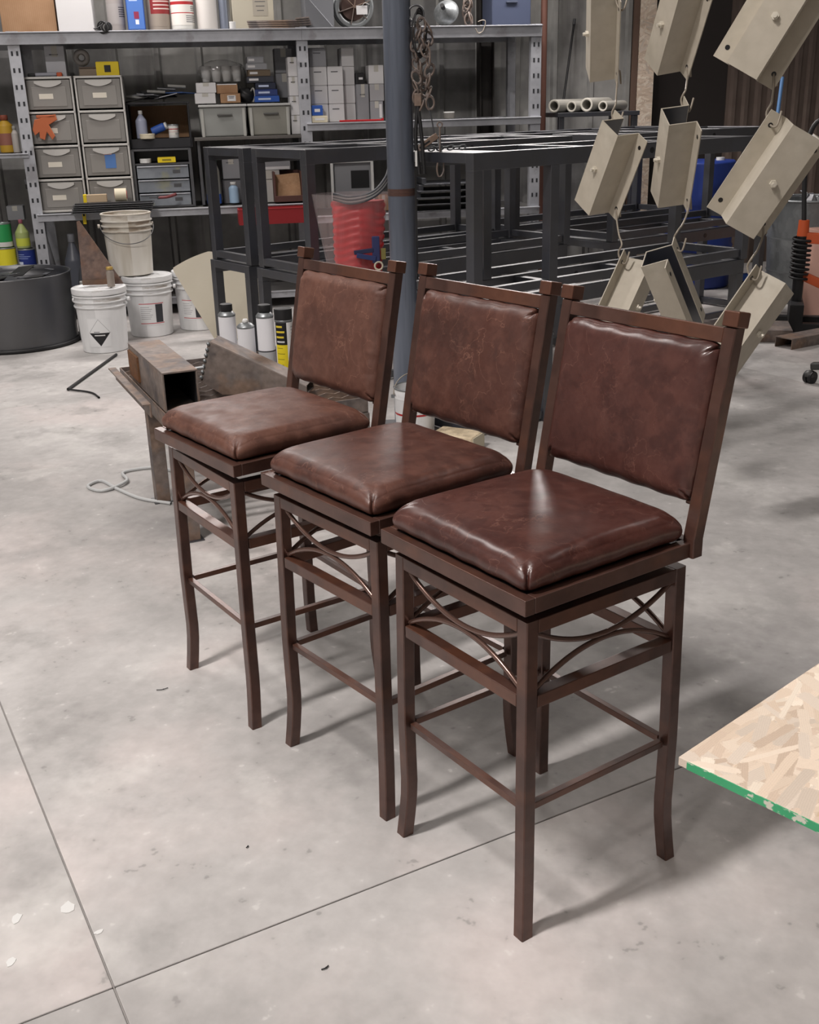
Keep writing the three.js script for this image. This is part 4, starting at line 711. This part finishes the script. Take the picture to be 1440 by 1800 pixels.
{ // office chair: only its base reaches into view
  const t = thing('rolling_stool', 'black rolling shop stool at the right edge, only its five-star base in view', 'rolling stool', [2.22, 0, -5.05], .35); const K = col(0x3a3a39, .5);
  for (let k = 0; k < 5; k++) { const a = k * Math.PI * 2 / 5 + .35, c = Math.cos(a), s = Math.sin(a); mesh('base_leg', bar([c * .03, .115, s * .03], [c * .29, .085, s * .29], .045, .035, .008), K, t); const w = mesh('caster', (() => { const q = []; for (const o of [-.013, .013]) { const g = new THREE.CylinderGeometry(.03, .03, .018, 18); g.rotateX(Math.PI / 2); g.translate(0, .03, o); q.push(g); } const g = merge(q); g.rotateY(-a + 1.2); g.translate(c * .29, 0, s * .29); return g; })(), M.black, t); mesh('caster_hood', (() => { const g = new THREE.SphereGeometry(.031, 14, 8, 0, Math.PI * 2, 0, Math.PI / 2); g.translate(c * .29, .034, s * .29); return g; })(), K, w); }
  mesh('gas_column', cyl(.025, .025, .36, 0, .1, 0, 18), M.blackGloss, t); mesh('seat', lathe([[0, .44], [.15, .44], [.17, .46], [.17, .49], [.15, .505], [0, .51]], 32), M.black, t);
}

// ------------------------------------------------------------------ buckets, drum and leaning plates
const hazard = labelMat(256, 256, (g, w, h) => {
  g.fillStyle = '#e2e3e4'; g.fillRect(0, 0, w, h); g.save(); g.translate(w / 2, h / 2); g.rotate(Math.PI / 4); g.strokeStyle = '#8d8d90'; g.lineWidth = 3; g.strokeRect(-84, -84, 168, 168); g.restore();
  g.fillStyle = '#16161a'; g.beginPath(); g.moveTo(w / 2 - 116, h / 2 + 2); g.lineTo(w / 2 + 116, h / 2 + 2); g.lineTo(w / 2, h / 2 + 118); g.closePath(); g.fill(); g.fillStyle = '#d8d8d8'; g.fillRect(w / 2 - 60, h / 2 + 18, 120, 10); g.fillStyle = '#55555a'; g.fillRect(w / 2 - 64, h / 2 - 10, 66, 6);
});
const redPanel = labelMat(256, 256, (g, w, h) => { g.fillStyle = '#e2e3e4'; g.fillRect(0, 0, w, h); g.fillStyle = '#b5202a'; g.fillRect(0, 10, w, 8); g.fillRect(0, h - 22, w, 8); g.fillStyle = '#35363b'; g.fillRect(166, 22, 78, 208); lines(g, 12, 50, 130, 7, 22, 7, '#a9a9ad'); });
const pailDirt = std({ map: dataTex(512, (i, x, y) => { let c = mix([218, 219, 220], [234, 235, 236], ss(.3, .7, nMid[i])); c = mix(c, [160, 150, 140], ss(.68, .8, nBig[i]) * .6); return c; }, .6), roughness: .42 });
const pailOld = std({ map: dataTex(512, (i, x, y) => { let c = mix([192, 186, 174], [214, 210, 202], ss(.3, .7, nMid[i])); c = mix(c, [142, 126, 108], ss(.56, .76, nBig[i]) * .8); return c; }, .6), roughness: .5 });
function bucket(label, pos, turn, o = {}) {
  const H = .37, rb = .132, rt = .15, t = thing('bucket', label, 'bucket', pos, turn, 'five-gallon buckets'), m = o.mat || pailDirt, rAt = y => rb + (rt - rb) * y / H;
  const pr = [[0, 0], [rb - .006, 0], [rb, .006]]; for (const y of [.27, .30, .33]) pr.push([rAt(y) - .001, y - .006], [rAt(y) + .009, y - .004], [rAt(y) + .009, y + .004], [rAt(y), y + .006]);
  pr.push([rt, H - .012]); if (o.open) pr.push([rt + .004, H], [rt - .004, H], [rb - .006, .03], [0, .03]); else pr.push([rt, H - .004], [0, H - .004]);
  mesh('shell', lathe(pr, 44), m, t);
  if (!o.open) { const l = mesh('lid', lathe([[rt + .002, H - .028], [rt + .008, H - .028], [rt + .009, H + .002], [rt + .002, H + .006], [rt - .008, H + .005], [rt - .014, H - .002], [0, H - .002]], 44), m, t); mesh('lid_ring', (() => { const g = new THREE.TorusGeometry(rt * .55, .003, 6, 36); g.rotateX(Math.PI / 2); g.translate(0, H - .001, 0); return g; })(), m, l); }
  else { mesh('rim', (() => { const g = new THREE.TorusGeometry(rt, .006, 8, 44); g.rotateX(Math.PI / 2); g.translate(0, H, 0); return g; })(), m, t); }
  const bl = []; for (let k = 0; k <= 16; k++) { const a = k / 16 * Math.PI; bl.push([Math.cos(a) * (rt + .012), .30 - Math.sin(a) * (o.bail || .11), Math.sin(a) * (rt + .016)]); } const b = mesh('bail', tube(bl, .0025, 40, 6), M.steel, t); for (const k of [-1, 1]) mesh('ear', (() => { const g = cyl(.012, .012, .014, 0, 0, 0, 12); g.rotateZ(Math.PI / 2); g.translate(k * (rt + .012), .3, 0); return g; })(), m, b); if (o.bail2) b.rotation.y = o.bail2;
  if (o.print) for (const [mat, a0, aw, y, h] of o.print) { const g = new THREE.CylinderGeometry(rAt(y + h / 2) + .0012, rAt(y - h / 2) + .0012, h, 20, 1, true, a0 - aw / 2, aw); g.translate(0, y, 0); mesh('label', g, mat, t); }
  return t;
}
bucket('clean white lidded bucket with a black hazard diamond, front of the group', [-1.80, 0, -6.50], 0, { bail: .0001, bail2: Math.PI, print: [[hazard, .08, .95, .125, .17]] });
bucket('white lidded bucket with a red-edged label under the open bucket', [-1.615, 0, -6.95], 0, { bail: .0001, bail2: Math.PI, print: [[redPanel, .3, 1.1, .15, .14]] });
bucket('stained open white bucket with a wire handle, stacked on another', [-1.715, .376, -7.0], .3, { open: true, mat: pailOld, bail: .1 });
bucket('white lidded bucket with a red-edged label beside the cream sheet', [-1.335, 0, -7.13], 0, { bail: .0001, bail2: Math.PI, print: [[redPanel, -.15, 1.0, .14, .13], [hazard, .82, .75, .12, .15]] });
{ const t = thing('half_drum', 'low dark steel drum half filled with scrap at the left edge', 'drum', [-2.42, 0, -6.78]); mesh('shell', lathe([[0, 0], [.36, 0], [.375, .01], [.365, .03], [.365, .42], [.372, .43], [.360, .43], [.352, .4], [.352, .34], [0, .34]], 48), M.steel, t); mesh('base_ring', (() => { const g = new THREE.TorusGeometry(.372, .012, 8, 48); g.rotateX(Math.PI / 2); g.translate(0, .014, 0); return g; })(), M.black, t);
  for (let k = 0; k < 8; k++) { const c = thing('scrap_flake', 'rusty scrap metal flake lying in the low drum', 'scrap', [-2.42, .342, -6.78], k * .8, 'scrap flakes in the low drum'); const g = bx(.26, .006, .1, .12, .05 + .008 * (k % 4), .05, .001); g.rotateX(.12 * Math.sin(k * 2)); g.rotateZ(.10 * Math.cos(k * 3)); mesh('flake', g, k % 2 ? M.steel : M.black, c); mesh('curl', (() => { const q = bx(.03, .005, .08, .25, .085, .05, .001); return q; })(), M.steel, c); } }
bottle('water_jug', 'grey translucent jug hanging in the gap left of the brown plate', 'jug', R(.19, .17, .06), .062, .40, col(0x4c4f58, .4), col(0x77797f, .5), { neck: .3, shoulder: .6 });
bottle('water_jug', 'dusty translucent jug on the floor behind the front bucket', 'jug', [-1.985, 0, -6.84], .062, .36, col(0x7b7d7c, .4), M.plasticGrey, { neck: .3, shoulder: .62 });
{ const t = thing('hose_loop', 'grey rubber hose arching down behind the front bucket', 'hose', [-1.99, 0, -7.06]); mesh('hose', tube([[.12, .38, .0], [.06, .46, .02], [-.03, .44, .03], [-.06, .3, .05], [-.03, .12, .12], [.05, .02, .22], [.14, .018, .3]], .016, 48, 10), col(0x3b3d42, .6), t); mesh('coupling', cyl(.022, .022, .045, .12, .35, 0, 14), M.galv, t); }
{ // brown triangular plate leaning on the shelf, standing on the front bucket
  const t = thing('brown_plate', 'rust-brown triangular steel plate leaning above the front bucket', 'steel plate', [-1.815, .377, -6.56], .1); const g = prism([[-.09, 0], [.145, 0], [.13, .03], [-.075, .37], [-.09, .365]], .006, .001); g.rotateX(-.16); mesh('plate', g, std({ map: rust, color: 0xd8c4bc, roughness: .75 }), t); const q = bx(.18, .03, .004, .0, .016, .012, .001); mesh('fold', q, std({ map: rust, color: 0xc8b09c, roughness: .75 }), t);
  bottle('brass_can', 'small can with a brass cap on the front bucket lid', 'can', [-1.715, .376, -6.47], .022, .115, col(0x8f857c, .45), col(0xc2a35a, .35, .6), { neck: .75, shoulder: .8 }); }
{ // cream curved plastic sheet behind the first leg
  const t = thing('cream_sheet', 'curved cream plastic sheet propped behind the leftmost table frame', 'sheet', [-1.16, 0, -6.72], .05); const sh = new THREE.Shape(); sh.moveTo(-.02, 0); sh.lineTo(.30, .02); sh.lineTo(.30, .40); sh.quadraticCurveTo(.28, .5, .18, .51); sh.lineTo(-.02, .53); sh.quadraticCurveTo(-.14, .50, -.24, .44); sh.lineTo(-.24, .42); sh.closePath();
  const g = new THREE.ExtrudeGeometry(sh, { depth: .006, bevelEnabled: false, curveSegments: 12 }); g.rotateX(-.12); mesh('sheet', metric(g), std({ map: dataTex(256, (i) => { let c = mix([196, 188, 168], [214, 207, 190], nMid[i]); return mix(c, [150, 140, 124], ss(.64, .8, nBig[i]) * .5); }, .7), roughness: .5 }), t); const r = bx(.32, .012, .03, .14, .006, .0, .003); mesh('foot_strip', r, M.cream, t); }
{ const t = thing('thin_rod', 'thin black rod lying on the floor before the buckets', 'rod', [0, 0, 0]); mesh('rod', tube([[-1.737, .008, -5.474], [-1.69, .008, -6.3]], .008, 6, 8), M.black, t); mesh('hooked_end', tube([[-1.737, .008, -5.474], [-1.60, .006, -5.40], [-1.53, .006, -5.29]], .005, 12, 8), M.black, t); }

// ------------------------------------------------------------------ slatted cutting bench with rusty work pieces
{
  const e2 = V(-.41, 0, -.912), P0 = V(-.805, 0, -3.49), ang = Math.atan2(.41, .912);       // local x = e1, local -z = e2
  const W = .66, L0 = -.17, L1 = .74, t = thing('slat_bench', 'low rusty steel slat bench behind the farthest stool', 'bench', [P0.x, 0, P0.z], ang), H = .405;
  for (const x of [0, W]) mesh('side_angle', merge([bx(.005, .05, L1 - L0, x, H - .025, -(L0 + L1) / 2, .001), bx(.045, .005, L1 - L0, x + (x ? -.02 : .02), H - .052, -(L0 + L1) / 2, .001)]), M.rust, t);
  for (const z of [L0, L1]) mesh('end_angle', bx(W, .05, .005, W / 2, H - .025, -z, .001), M.rust, t);
  for (let k = 0; k < 13; k++) { const z = L0 + .06 + k * (L1 - L0 - .12) / 12; const pts = [[0, 0]]; const n = 20; pts.push([W - .012, 0]); for (let i = n; i >= 0; i--) pts.push([(W - .012) * i / n, i % 2 ? .05 : .043]); const g = prism(pts, .004); g.translate(.006, H - .05, -z); mesh('slat', g, M.rust, t); }
  for (const [x, z] of [[.02, -.15], [.02, .28], [.32, .70], [W - .02, -.15], [W - .02, .70]]) { const l = mesh('leg', bx(.05, H - .055, .05, x, (H - .055) / 2, -z, .002), M.rust, t); mesh('foot_pad', bx(.07, .004, .07, x, .002, -z), M.steel, l); }
  // square tube
  const at = (x, z, h) => { const v = V(P0.x, h, P0.z).addScaledVector(V(.912, 0, -.41), x).addScaledVector(e2, z); return [v.x, h, v.z]; };
  const sq = thing('square_tube', 'rusty open-ended square steel tube lying on the slat bench', 'steel tube', at(.062, -.03, .4065), ang); const w = .118, h = .132, tl = .56, th = .006;
  mesh('tube_wall', merge([bx(w, th, tl, 0, h - th / 2, -tl / 2, .0015), bx(w, th, tl, 0, th / 2, -tl / 2, .0015), bx(th, h - 2 * th, tl, -w / 2 + th / 2, h / 2, -tl / 2, .0015), bx(th, h - 2 * th, tl, w / 2 - th / 2, h / 2, -tl / 2, .0015)]), M.rust, sq);
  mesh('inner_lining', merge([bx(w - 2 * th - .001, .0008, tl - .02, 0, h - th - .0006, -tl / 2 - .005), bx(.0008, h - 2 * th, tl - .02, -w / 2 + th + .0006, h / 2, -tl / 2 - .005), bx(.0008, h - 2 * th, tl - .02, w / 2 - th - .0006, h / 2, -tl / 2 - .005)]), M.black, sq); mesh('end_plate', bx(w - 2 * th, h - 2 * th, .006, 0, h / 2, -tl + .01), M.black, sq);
  mesh('weld_tab', bx(.03, .006, .02, w / 2 + .012, h - .004, -.03, .001), M.galv, sq); mesh('edge_scale', bx(.012, h * .7, .16, -w / 2 - .002, h * .5, -tl + .1, .002), std({ map: rust, color: 0xd0a070, roughness: .9 }), sq);
  // long angle scrap hanging over the bench's left edge
  // tapered channel
  const tc = thing('tapered_channel', 'rusty tapered steel channel with a ragged cut end on the slat bench', 'steel channel', [-.63, .4065, -3.74], -.15);
  const side = prism([[-.075, .045], [-.035, .185], [.30, .03], [.30, 0], [.0, 0]], .005, .0008); const s1 = side.clone(), s2 = side.clone(); s1.translate(0, 0, .05); s2.translate(0, 0, -.05);
  mesh('side_web', s1, M.rust, tc); mesh('side_web', s2, M.rust, tc); mesh('base_web', bx(.30, .005, .1, .15, .003, 0, .001), M.rust, tc); mesh('sloped_flange', bar([-.03, .183, 0], [.298, .03, 0], .1, .005, .001), M.rust, tc); mesh('end_web', bar([-.073, .047, 0], [-.003, .004, 0], .1, .005, .001), M.rust, tc);
  for (let k = 0; k < 7; k++) mesh('weld_bead', (() => { const g = new THREE.SphereGeometry(.007, 8, 6); g.translate(-.071 + k * .006, .06 + k * .0195, .052); return g; })(), M.galv, tc);
  // spray cans
  const yLab = labelMat(256, 256, (g, w2, h2) => { g.fillStyle = '#ececec'; g.fillRect(0, 0, w2, h2); g.fillStyle = '#17171a'; g.fillRect(100, 0, 60, 102); g.fillStyle = '#e9d42a'; g.fillRect(100, 102, 60, 132); lines(g, 106, 14, 48, 3, 24, 9, '#e2c93a'); g.fillStyle = '#cfcfcf'; g.fillRect(108, 84, 40, 8); lines(g, 108, 116, 42, 4, 26, 3, '#8a7c1c'); g.fillStyle = '#2a2a2e'; g.fillRect(170, 150, 86, 6); lines(g, 182, 20, 56, 8, 14, 3, '#9a9a9c'); });
  const wLab = labelMat(128, 256, (g, w2, h2) => { g.fillStyle = '#ececf0'; g.fillRect(0, 0, w2, h2); g.fillStyle = '#303034'; g.fillRect(0, 152, w2, 6); g.fillStyle = '#b4b5b8'; g.fillRect(0, 158, w2, 98); lines(g, 40, 130, 40, 2, 9, 3, '#8d8e92'); });
  const pLab = labelMat(128, 128, (g, w2, h2) => { g.fillStyle = '#ececf0'; g.fillRect(0, 0, w2, h2); lines(g, 20, 90, 70, 3, 10, 3, '#b6b6ba'); });
  const spray = (label, p, h2, lm, cap, rot) => {
    const c = thing('spray_can', label, 'spray can', p, rot, 'spray cans on the slat bench'), r = .032; mesh('body', lathe([[0, 0], [r, 0], [r, .004], [r, h2 * .82], [r * 1.03, h2 * .825], [r * 1.03, h2 * .84], [r * .8, h2 * .875], [r * .62, h2 * .895], [r * .45, h2 * .9], [0, h2 * .9]], 28), M.galv, c);
    mesh('label', (() => { const g = new THREE.CylinderGeometry(r * 1.01, r * 1.01, h2 * .8, 32, 1, true); g.translate(0, h2 * .41, 0); return g; })(), lm, c);
    if (cap === 1) { const q = mesh('cap', lathe([[r * 1.02, h2 * .82], [r * 1.02, h2 * .99], [r * .95, h2], [0, h2]], 28), M.black, c); } else { const q = mesh('nozzle', lathe([[0, h2 * .89], [.011, h2 * .89], [.011, h2 * .94], [.007, h2 * .97], [0, h2 * .97]], 14), cap === 2 ? M.black : M.white, c); if (cap === 2) mesh('cap_rest', lathe([[.02, h2 * .90], [.024, h2 * .9], [.024, h2 * .99], [.02, h2], [0, h2]], 20), M.black, q); }
  };
  spray('white spray can with a black cap, leftmost on the slat bench', [-.668, .4065, -4.10], .245, pLab, 2, 0);
  spray('white spray can without a cap, second from the left', [-.59, .4065, -4.03], .205, pLab, 0, 0);
  spray('white and grey spray can with a dark ring, third from the left', [-.515, .4065, -4.02], .252, wLab, 2, 0);
  spray('tall yellow and black labelled spray can with a black cap', [-.437, .4065, -3.93], .252, yLab, 1, 2.75);
  const ho = thing('white_hose', 'thin white hose lying looped on the floor by the bench leg', 'hose', [0, 0, 0]); mesh('hose', tube([[-.86, .006, -3.70], [-.98, .006, -3.76], [-1.10, .006, -3.88], [-1.19, .006, -3.98], [-1.22, .006, -3.92], [-1.15, .006, -3.86], [-1.08, .012, -3.95], [-1.12, .006, -4.08], [-1.0, .006, -4.13], [-.93, .006, -4.08]], .0065, 90, 8), col(0xb9bbbb, .5), ho); mesh('coupling', (() => { const g = cyl(.01, .01, .03, 0, 0, 0, 12); g.rotateX(1.57); g.translate(-.92, .01, -4.075); return g; })(), M.galv, ho);
  const an = thing('angle_offcut', 'grey steel angle offcut jutting past the left edge of the slat bench', 'steel angle', at(-.035, .02, .375), ang); mesh('leaf', bx(.005, .045, .62, 0, .03, -.31, .001), M.rust, an); mesh('leaf', bx(.028, .005, .62, -.012, .0525, -.31, .001), M.rust, an);
}
// ------------------------------------------------------------------ pail, foam block and red sack by the column
{ const t = thing('metal_pail', 'small white metal pail with a red stripe in front of the column', 'pail', [.035, 0, -4.42], .2); const r = .085, H = .235; mesh('shell', lathe([[0, 0], [r * .9, 0], [r * .92, .006], [r, H * .8], [r * 1.03, H * .82], [r * 1.03, H * .85], [r, H * .87], [r, H], [r * .95, H], [r * .88, .02], [0, .02]], 36), pailDirt, t); mesh('rim', (() => { const g = new THREE.TorusGeometry(r, .004, 8, 36); g.rotateX(Math.PI / 2); g.translate(0, H, 0); return g; })(), M.galv, t); mesh('red_stripe', (() => { const g = new THREE.CylinderGeometry(r * .983, r * .978, .008, 36, 1, true); g.translate(0, H * .55, 0); return g; })(), M.red, t);
  const b = []; for (let k = 0; k <= 14; k++) { const a = k / 14 * Math.PI; b.push([-Math.cos(a) * (r + .004), H * .86 + Math.sin(a) * .085, -Math.sin(a) * .03]); } mesh('bail', tube(b, .0022, 36, 6), M.wire, t); mesh('ear', cyl(.01, .01, .012, -r - .006, H * .83, 0, 10), M.galv, t); mesh('dark_contents', cyl(r * .88, r * .88, .004, 0, H * .7, 0, 28), col(0x3a2e2a, .8), t); }
{ const t = thing('foam_block', 'cream foam block on the floor behind the middle stool', 'block', [.205, 0, -4.30], -.5); mesh('block', bx(.19, .07, .12, 0, .035, 0, .008), std({ map: dust, color: 0xfff0d8, roughness: .9 }), t); mesh('cut_face', bx(.004, .06, .11, .096, .035, 0, .001), M.cream, t); }
{ // red mesh sack in a clear sleeve, resting on the middle frame stack
  const t = thing('red_sack', 'bright red mesh sack in a clear plastic sleeve left of the column', 'sack', [-.2, .6, -5.13], .12);
  const g = new THREE.CylinderGeometry(.115, .10, .33, 40, 40), p = g.attributes.position; for (let i = 0; i < p.count; i++) { const x = p.getX(i), y = p.getY(i), z = p.getZ(i), a = Math.atan2(z, x); const n = 1 + .035 * Math.sin(y * 190 + 2 * Math.sin(a * 3)) + .06 * Math.sin(a * 5 + y * 14); p.setXYZ(i, x * n * 1.05, y + .165, z * n * .6); } g.computeVertexNormals(); mesh('sack_body', g, phy({ color: 0xb3161f, roughness: .35, clearcoat: .4, clearcoatRoughness: .25 }), t);
  const s = new THREE.CylinderGeometry(.17, .12, .36, 32, 10, true), q = s.attributes.position; for (let i = 0; i < q.count; i++) { const x = q.getX(i), y = q.getY(i), z = q.getZ(i), a = Math.atan2(z, x); const n = 1 + .03 * Math.sin(a * 4 + y * 8); q.setXYZ(i, x * n - .03, y + .185, z * n * .62); } s.computeVertexNormals(); mesh('clear_sleeve', s, phy({ color: 0xfff6f6, roughness: .12, transmission: .93, thickness: 0 }), t);
  const b = thing('blue_strap', 'dark blue webbing strap bundled over the red sack', 'strap', [-.12, .66, -5.045], .1); mesh('loop', bx(.035, .12, .012, 0, .06, 0, .004), col(0x2f3560, .6), b); mesh('tail', (() => { const k = bx(.09, .02, .008, -.05, .06, .004, .003); k.rotateZ(.1); return k; })(), col(0x24294a, .6), b); mesh('tail', (() => { const k = bx(.09, .022, .008, -.05, .02, .008, .003); k.rotateZ(-.2); return k; })(), col(0x2b3766, .6), b); mesh('ring', (() => { const k = new THREE.TorusGeometry(.018, .004, 8, 18); k.translate(.01, -.012, .004); return k; })(), M.cream, b); mesh('yellow_tag', bx(.022, .05, .006, .034, .04, 0, .002), col(0x7d7440, .6), b);
  const c = thing('cable_bundle', 'bundle of grey cables draped above the red sack', 'cable', [-.17, .95, -5.12], .1); for (let k = 0; k < 5; k++) mesh('cable', tube([[-.14, -.005 + k * .006, .05 + .006 * k], [-.06, -.025 + k * .007, .07], [.04, .0 + k * .006, .075], [.1, .05 + .008 * k, .05], [.12, .11 + .004 * k, .0]], .006, 28, 7), k % 2 ? col(0x8d8c8b, .5) : col(0x3e4046, .5), c); }
// ------------------------------------------------------------------ tools hung on the column
{
  const cx = .002, cz = -4.62;
  const tg = (n, l, c, x, y, z, r = 0) => thing(n, l, c, [cx + x, y, cz + z], r);
  let t = tg('rusty_chain', 'tangle of rusty chain hung on the right of the column', 'chain', .095, 1.36, .02); for (let k = 0; k < 26; k++) mesh('link', (() => { const g = new THREE.TorusGeometry(.017, .0042, 6, 14); g.scale(1, 1.45, 1); g.rotateY(k * 1.57 + .3); g.rotateZ(.5 * Math.sin(k * 1.7)); g.translate(.028 * Math.sin(k * 1.9), .26 - k * .0118, .02 * Math.cos(k * 2.3)); return g; })(), M.rust, t); mesh('hanging_ring', (() => { const g = new THREE.TorusGeometry(.03, .004, 8, 20); g.translate(-.02, .3, 0); return g; })(), M.steel, t);
  t = tg('wire_coil', 'loop of dark wire hanging high on the column', 'wire', .085, 1.5, .03, .4); for (let k = 0; k < 3; k++) mesh('loop', (() => { const g = new THREE.TorusGeometry(.055 + k * .006, .003, 6, 26); g.scale(.6, 1.3, 1); g.rotateY(.3 * k); g.translate(0, .09, .004 * k); return g; })(), M.black, t);
  t = tg('c_clamp', 'steel clamp hanging at an angle right of the column', 'clamp', .11, 1.19, .03, .2); mesh('jaw', (() => { const g = bx(.095, .024, .014, 0, 0, 0, .003); g.rotateZ(.55); return g; })(), M.rust, t); mesh('jaw_slot', (() => { const g = bx(.05, .008, .0155, -.015, 0, 0, .001); g.rotateZ(.55); return g; })(), M.black, t); mesh('screw', tube([[.04, .02, 0], [.06, -.06, .004]], .005, 6, 8), M.galv, t); mesh('link_wire', tube([[.03, .02, 0], [.02, .08, 0], [.0, .17, -.005]], .003, 10, 6), M.steel, t);
  t = tg('pipe_tongs', 'black handled tongs hanging below the chain on the column', 'tongs', .075, 1.07, .04); for (const k of [-1, 1]) mesh('handle', tube([[.0, .26, 0], [.012 * k, .14, .004], [.01 * k + .01, 0, .008]], .0075, 14, 8), M.black, t); mesh('head', bx(.03, .05, .02, 0, .28, 0, .005), M.rust, t); mesh('white_marks', bx(.008, .06, .002, -.012, .06, .014), M.white, t);
  t = tg('bent_hook', 'small bent steel hook dangling under the clamp', 'hook', .15, 1.045, .03); mesh('hook', tube([[.01, .2, 0], [.008, .1, 0], [-.004, .04, 0], [.006, .01, 0], [.022, .03, 0], [.02, .1, 0]], .0038, 26, 7), M.rust, t); mesh('eye', (() => { const g = new THREE.TorusGeometry(.01, .003, 6, 14); g.translate(.01, .21, 0); return g; })(), M.rust, t);
  t = tg('bolt_chain', 'short bright chain lying over the table frame by the column', 'chain', .16, 1.1545, -.02, .5); for (let k = 0; k < 9; k++) mesh('link', (() => { const g = new THREE.TorusGeometry(.011, .003, 6, 12); g.scale(1.4, 1, 1); g.rotateX(k % 2 ? Math.PI / 2 : .5); g.translate(-.09 + k * .024, .01 + .004 * (k % 2), .01 * Math.sin(k)); return g; })(), M.galv, t);
}
// ------------------------------------------------------------------ small litter on the floor
{
  const bits = [[-.62, -2.36, .028, .3, 'dark wire scrap on the floor left of the farthest stool'], [-.33, -1.74, .007, 1.1, 'tiny dark chip on the floor left of the middle stool'], [-.16, -1.42, .014, .6, 'short dark wire bit near the floor joint']];
  for (const [x, z, L, a, l] of bits) { const t = thing('wire_scrap', l, 'scrap', [x, 0, z], a); mesh('wire', tube([[-L / 2, .0022, 0], [0, .0028, L * .14], [L / 2, .0022, -L * .05]], .0011, 10, 6), M.black, t); mesh('burr', (() => { const g = new THREE.SphereGeometry(.0016, 6, 5); g.translate(L * .1, .0026, L * .1); return g; })(), M.black, t); }
  const flecks = [[.02, .66, 0], [.6, .1, 1]];
  const paint = [[-.632, -1.585, .02, 'largest white paint fleck on the floor at the lower left'], [-.715, -1.56, .015, 'white paint fleck nearest the left edge of the photo'], [-.69, -1.455, .013, 'white paint fleck lowest at the left'], [-.56, -1.52, .009, 'small white paint fleck near the joint crossing'], [.92, -3.95, .02, 'white paper scrap on the floor right of the nearest stool']];
  for (const [x, z, r, l] of paint) { const t = thing('paint_fleck', l, 'paint fleck', [x, 0, z], r * 90); const s = new THREE.Shape(); for (let k = 0; k < 9; k++) { const a = k / 9 * 6.283, q = r * (.6 + .5 * Math.abs(Math.sin(k * 2.3 + x * 9))); k ? s.lineTo(Math.cos(a) * q, Math.sin(a) * q * .6) : s.moveTo(q, 0); } const g = new THREE.ExtrudeGeometry(s, { depth: .0006, bevelEnabled: false }); g.rotateX(-Math.PI / 2); g.translate(0, .0003, 0); mesh('fleck', g, M.white, t); }
}
renderer.render(scene, camera);
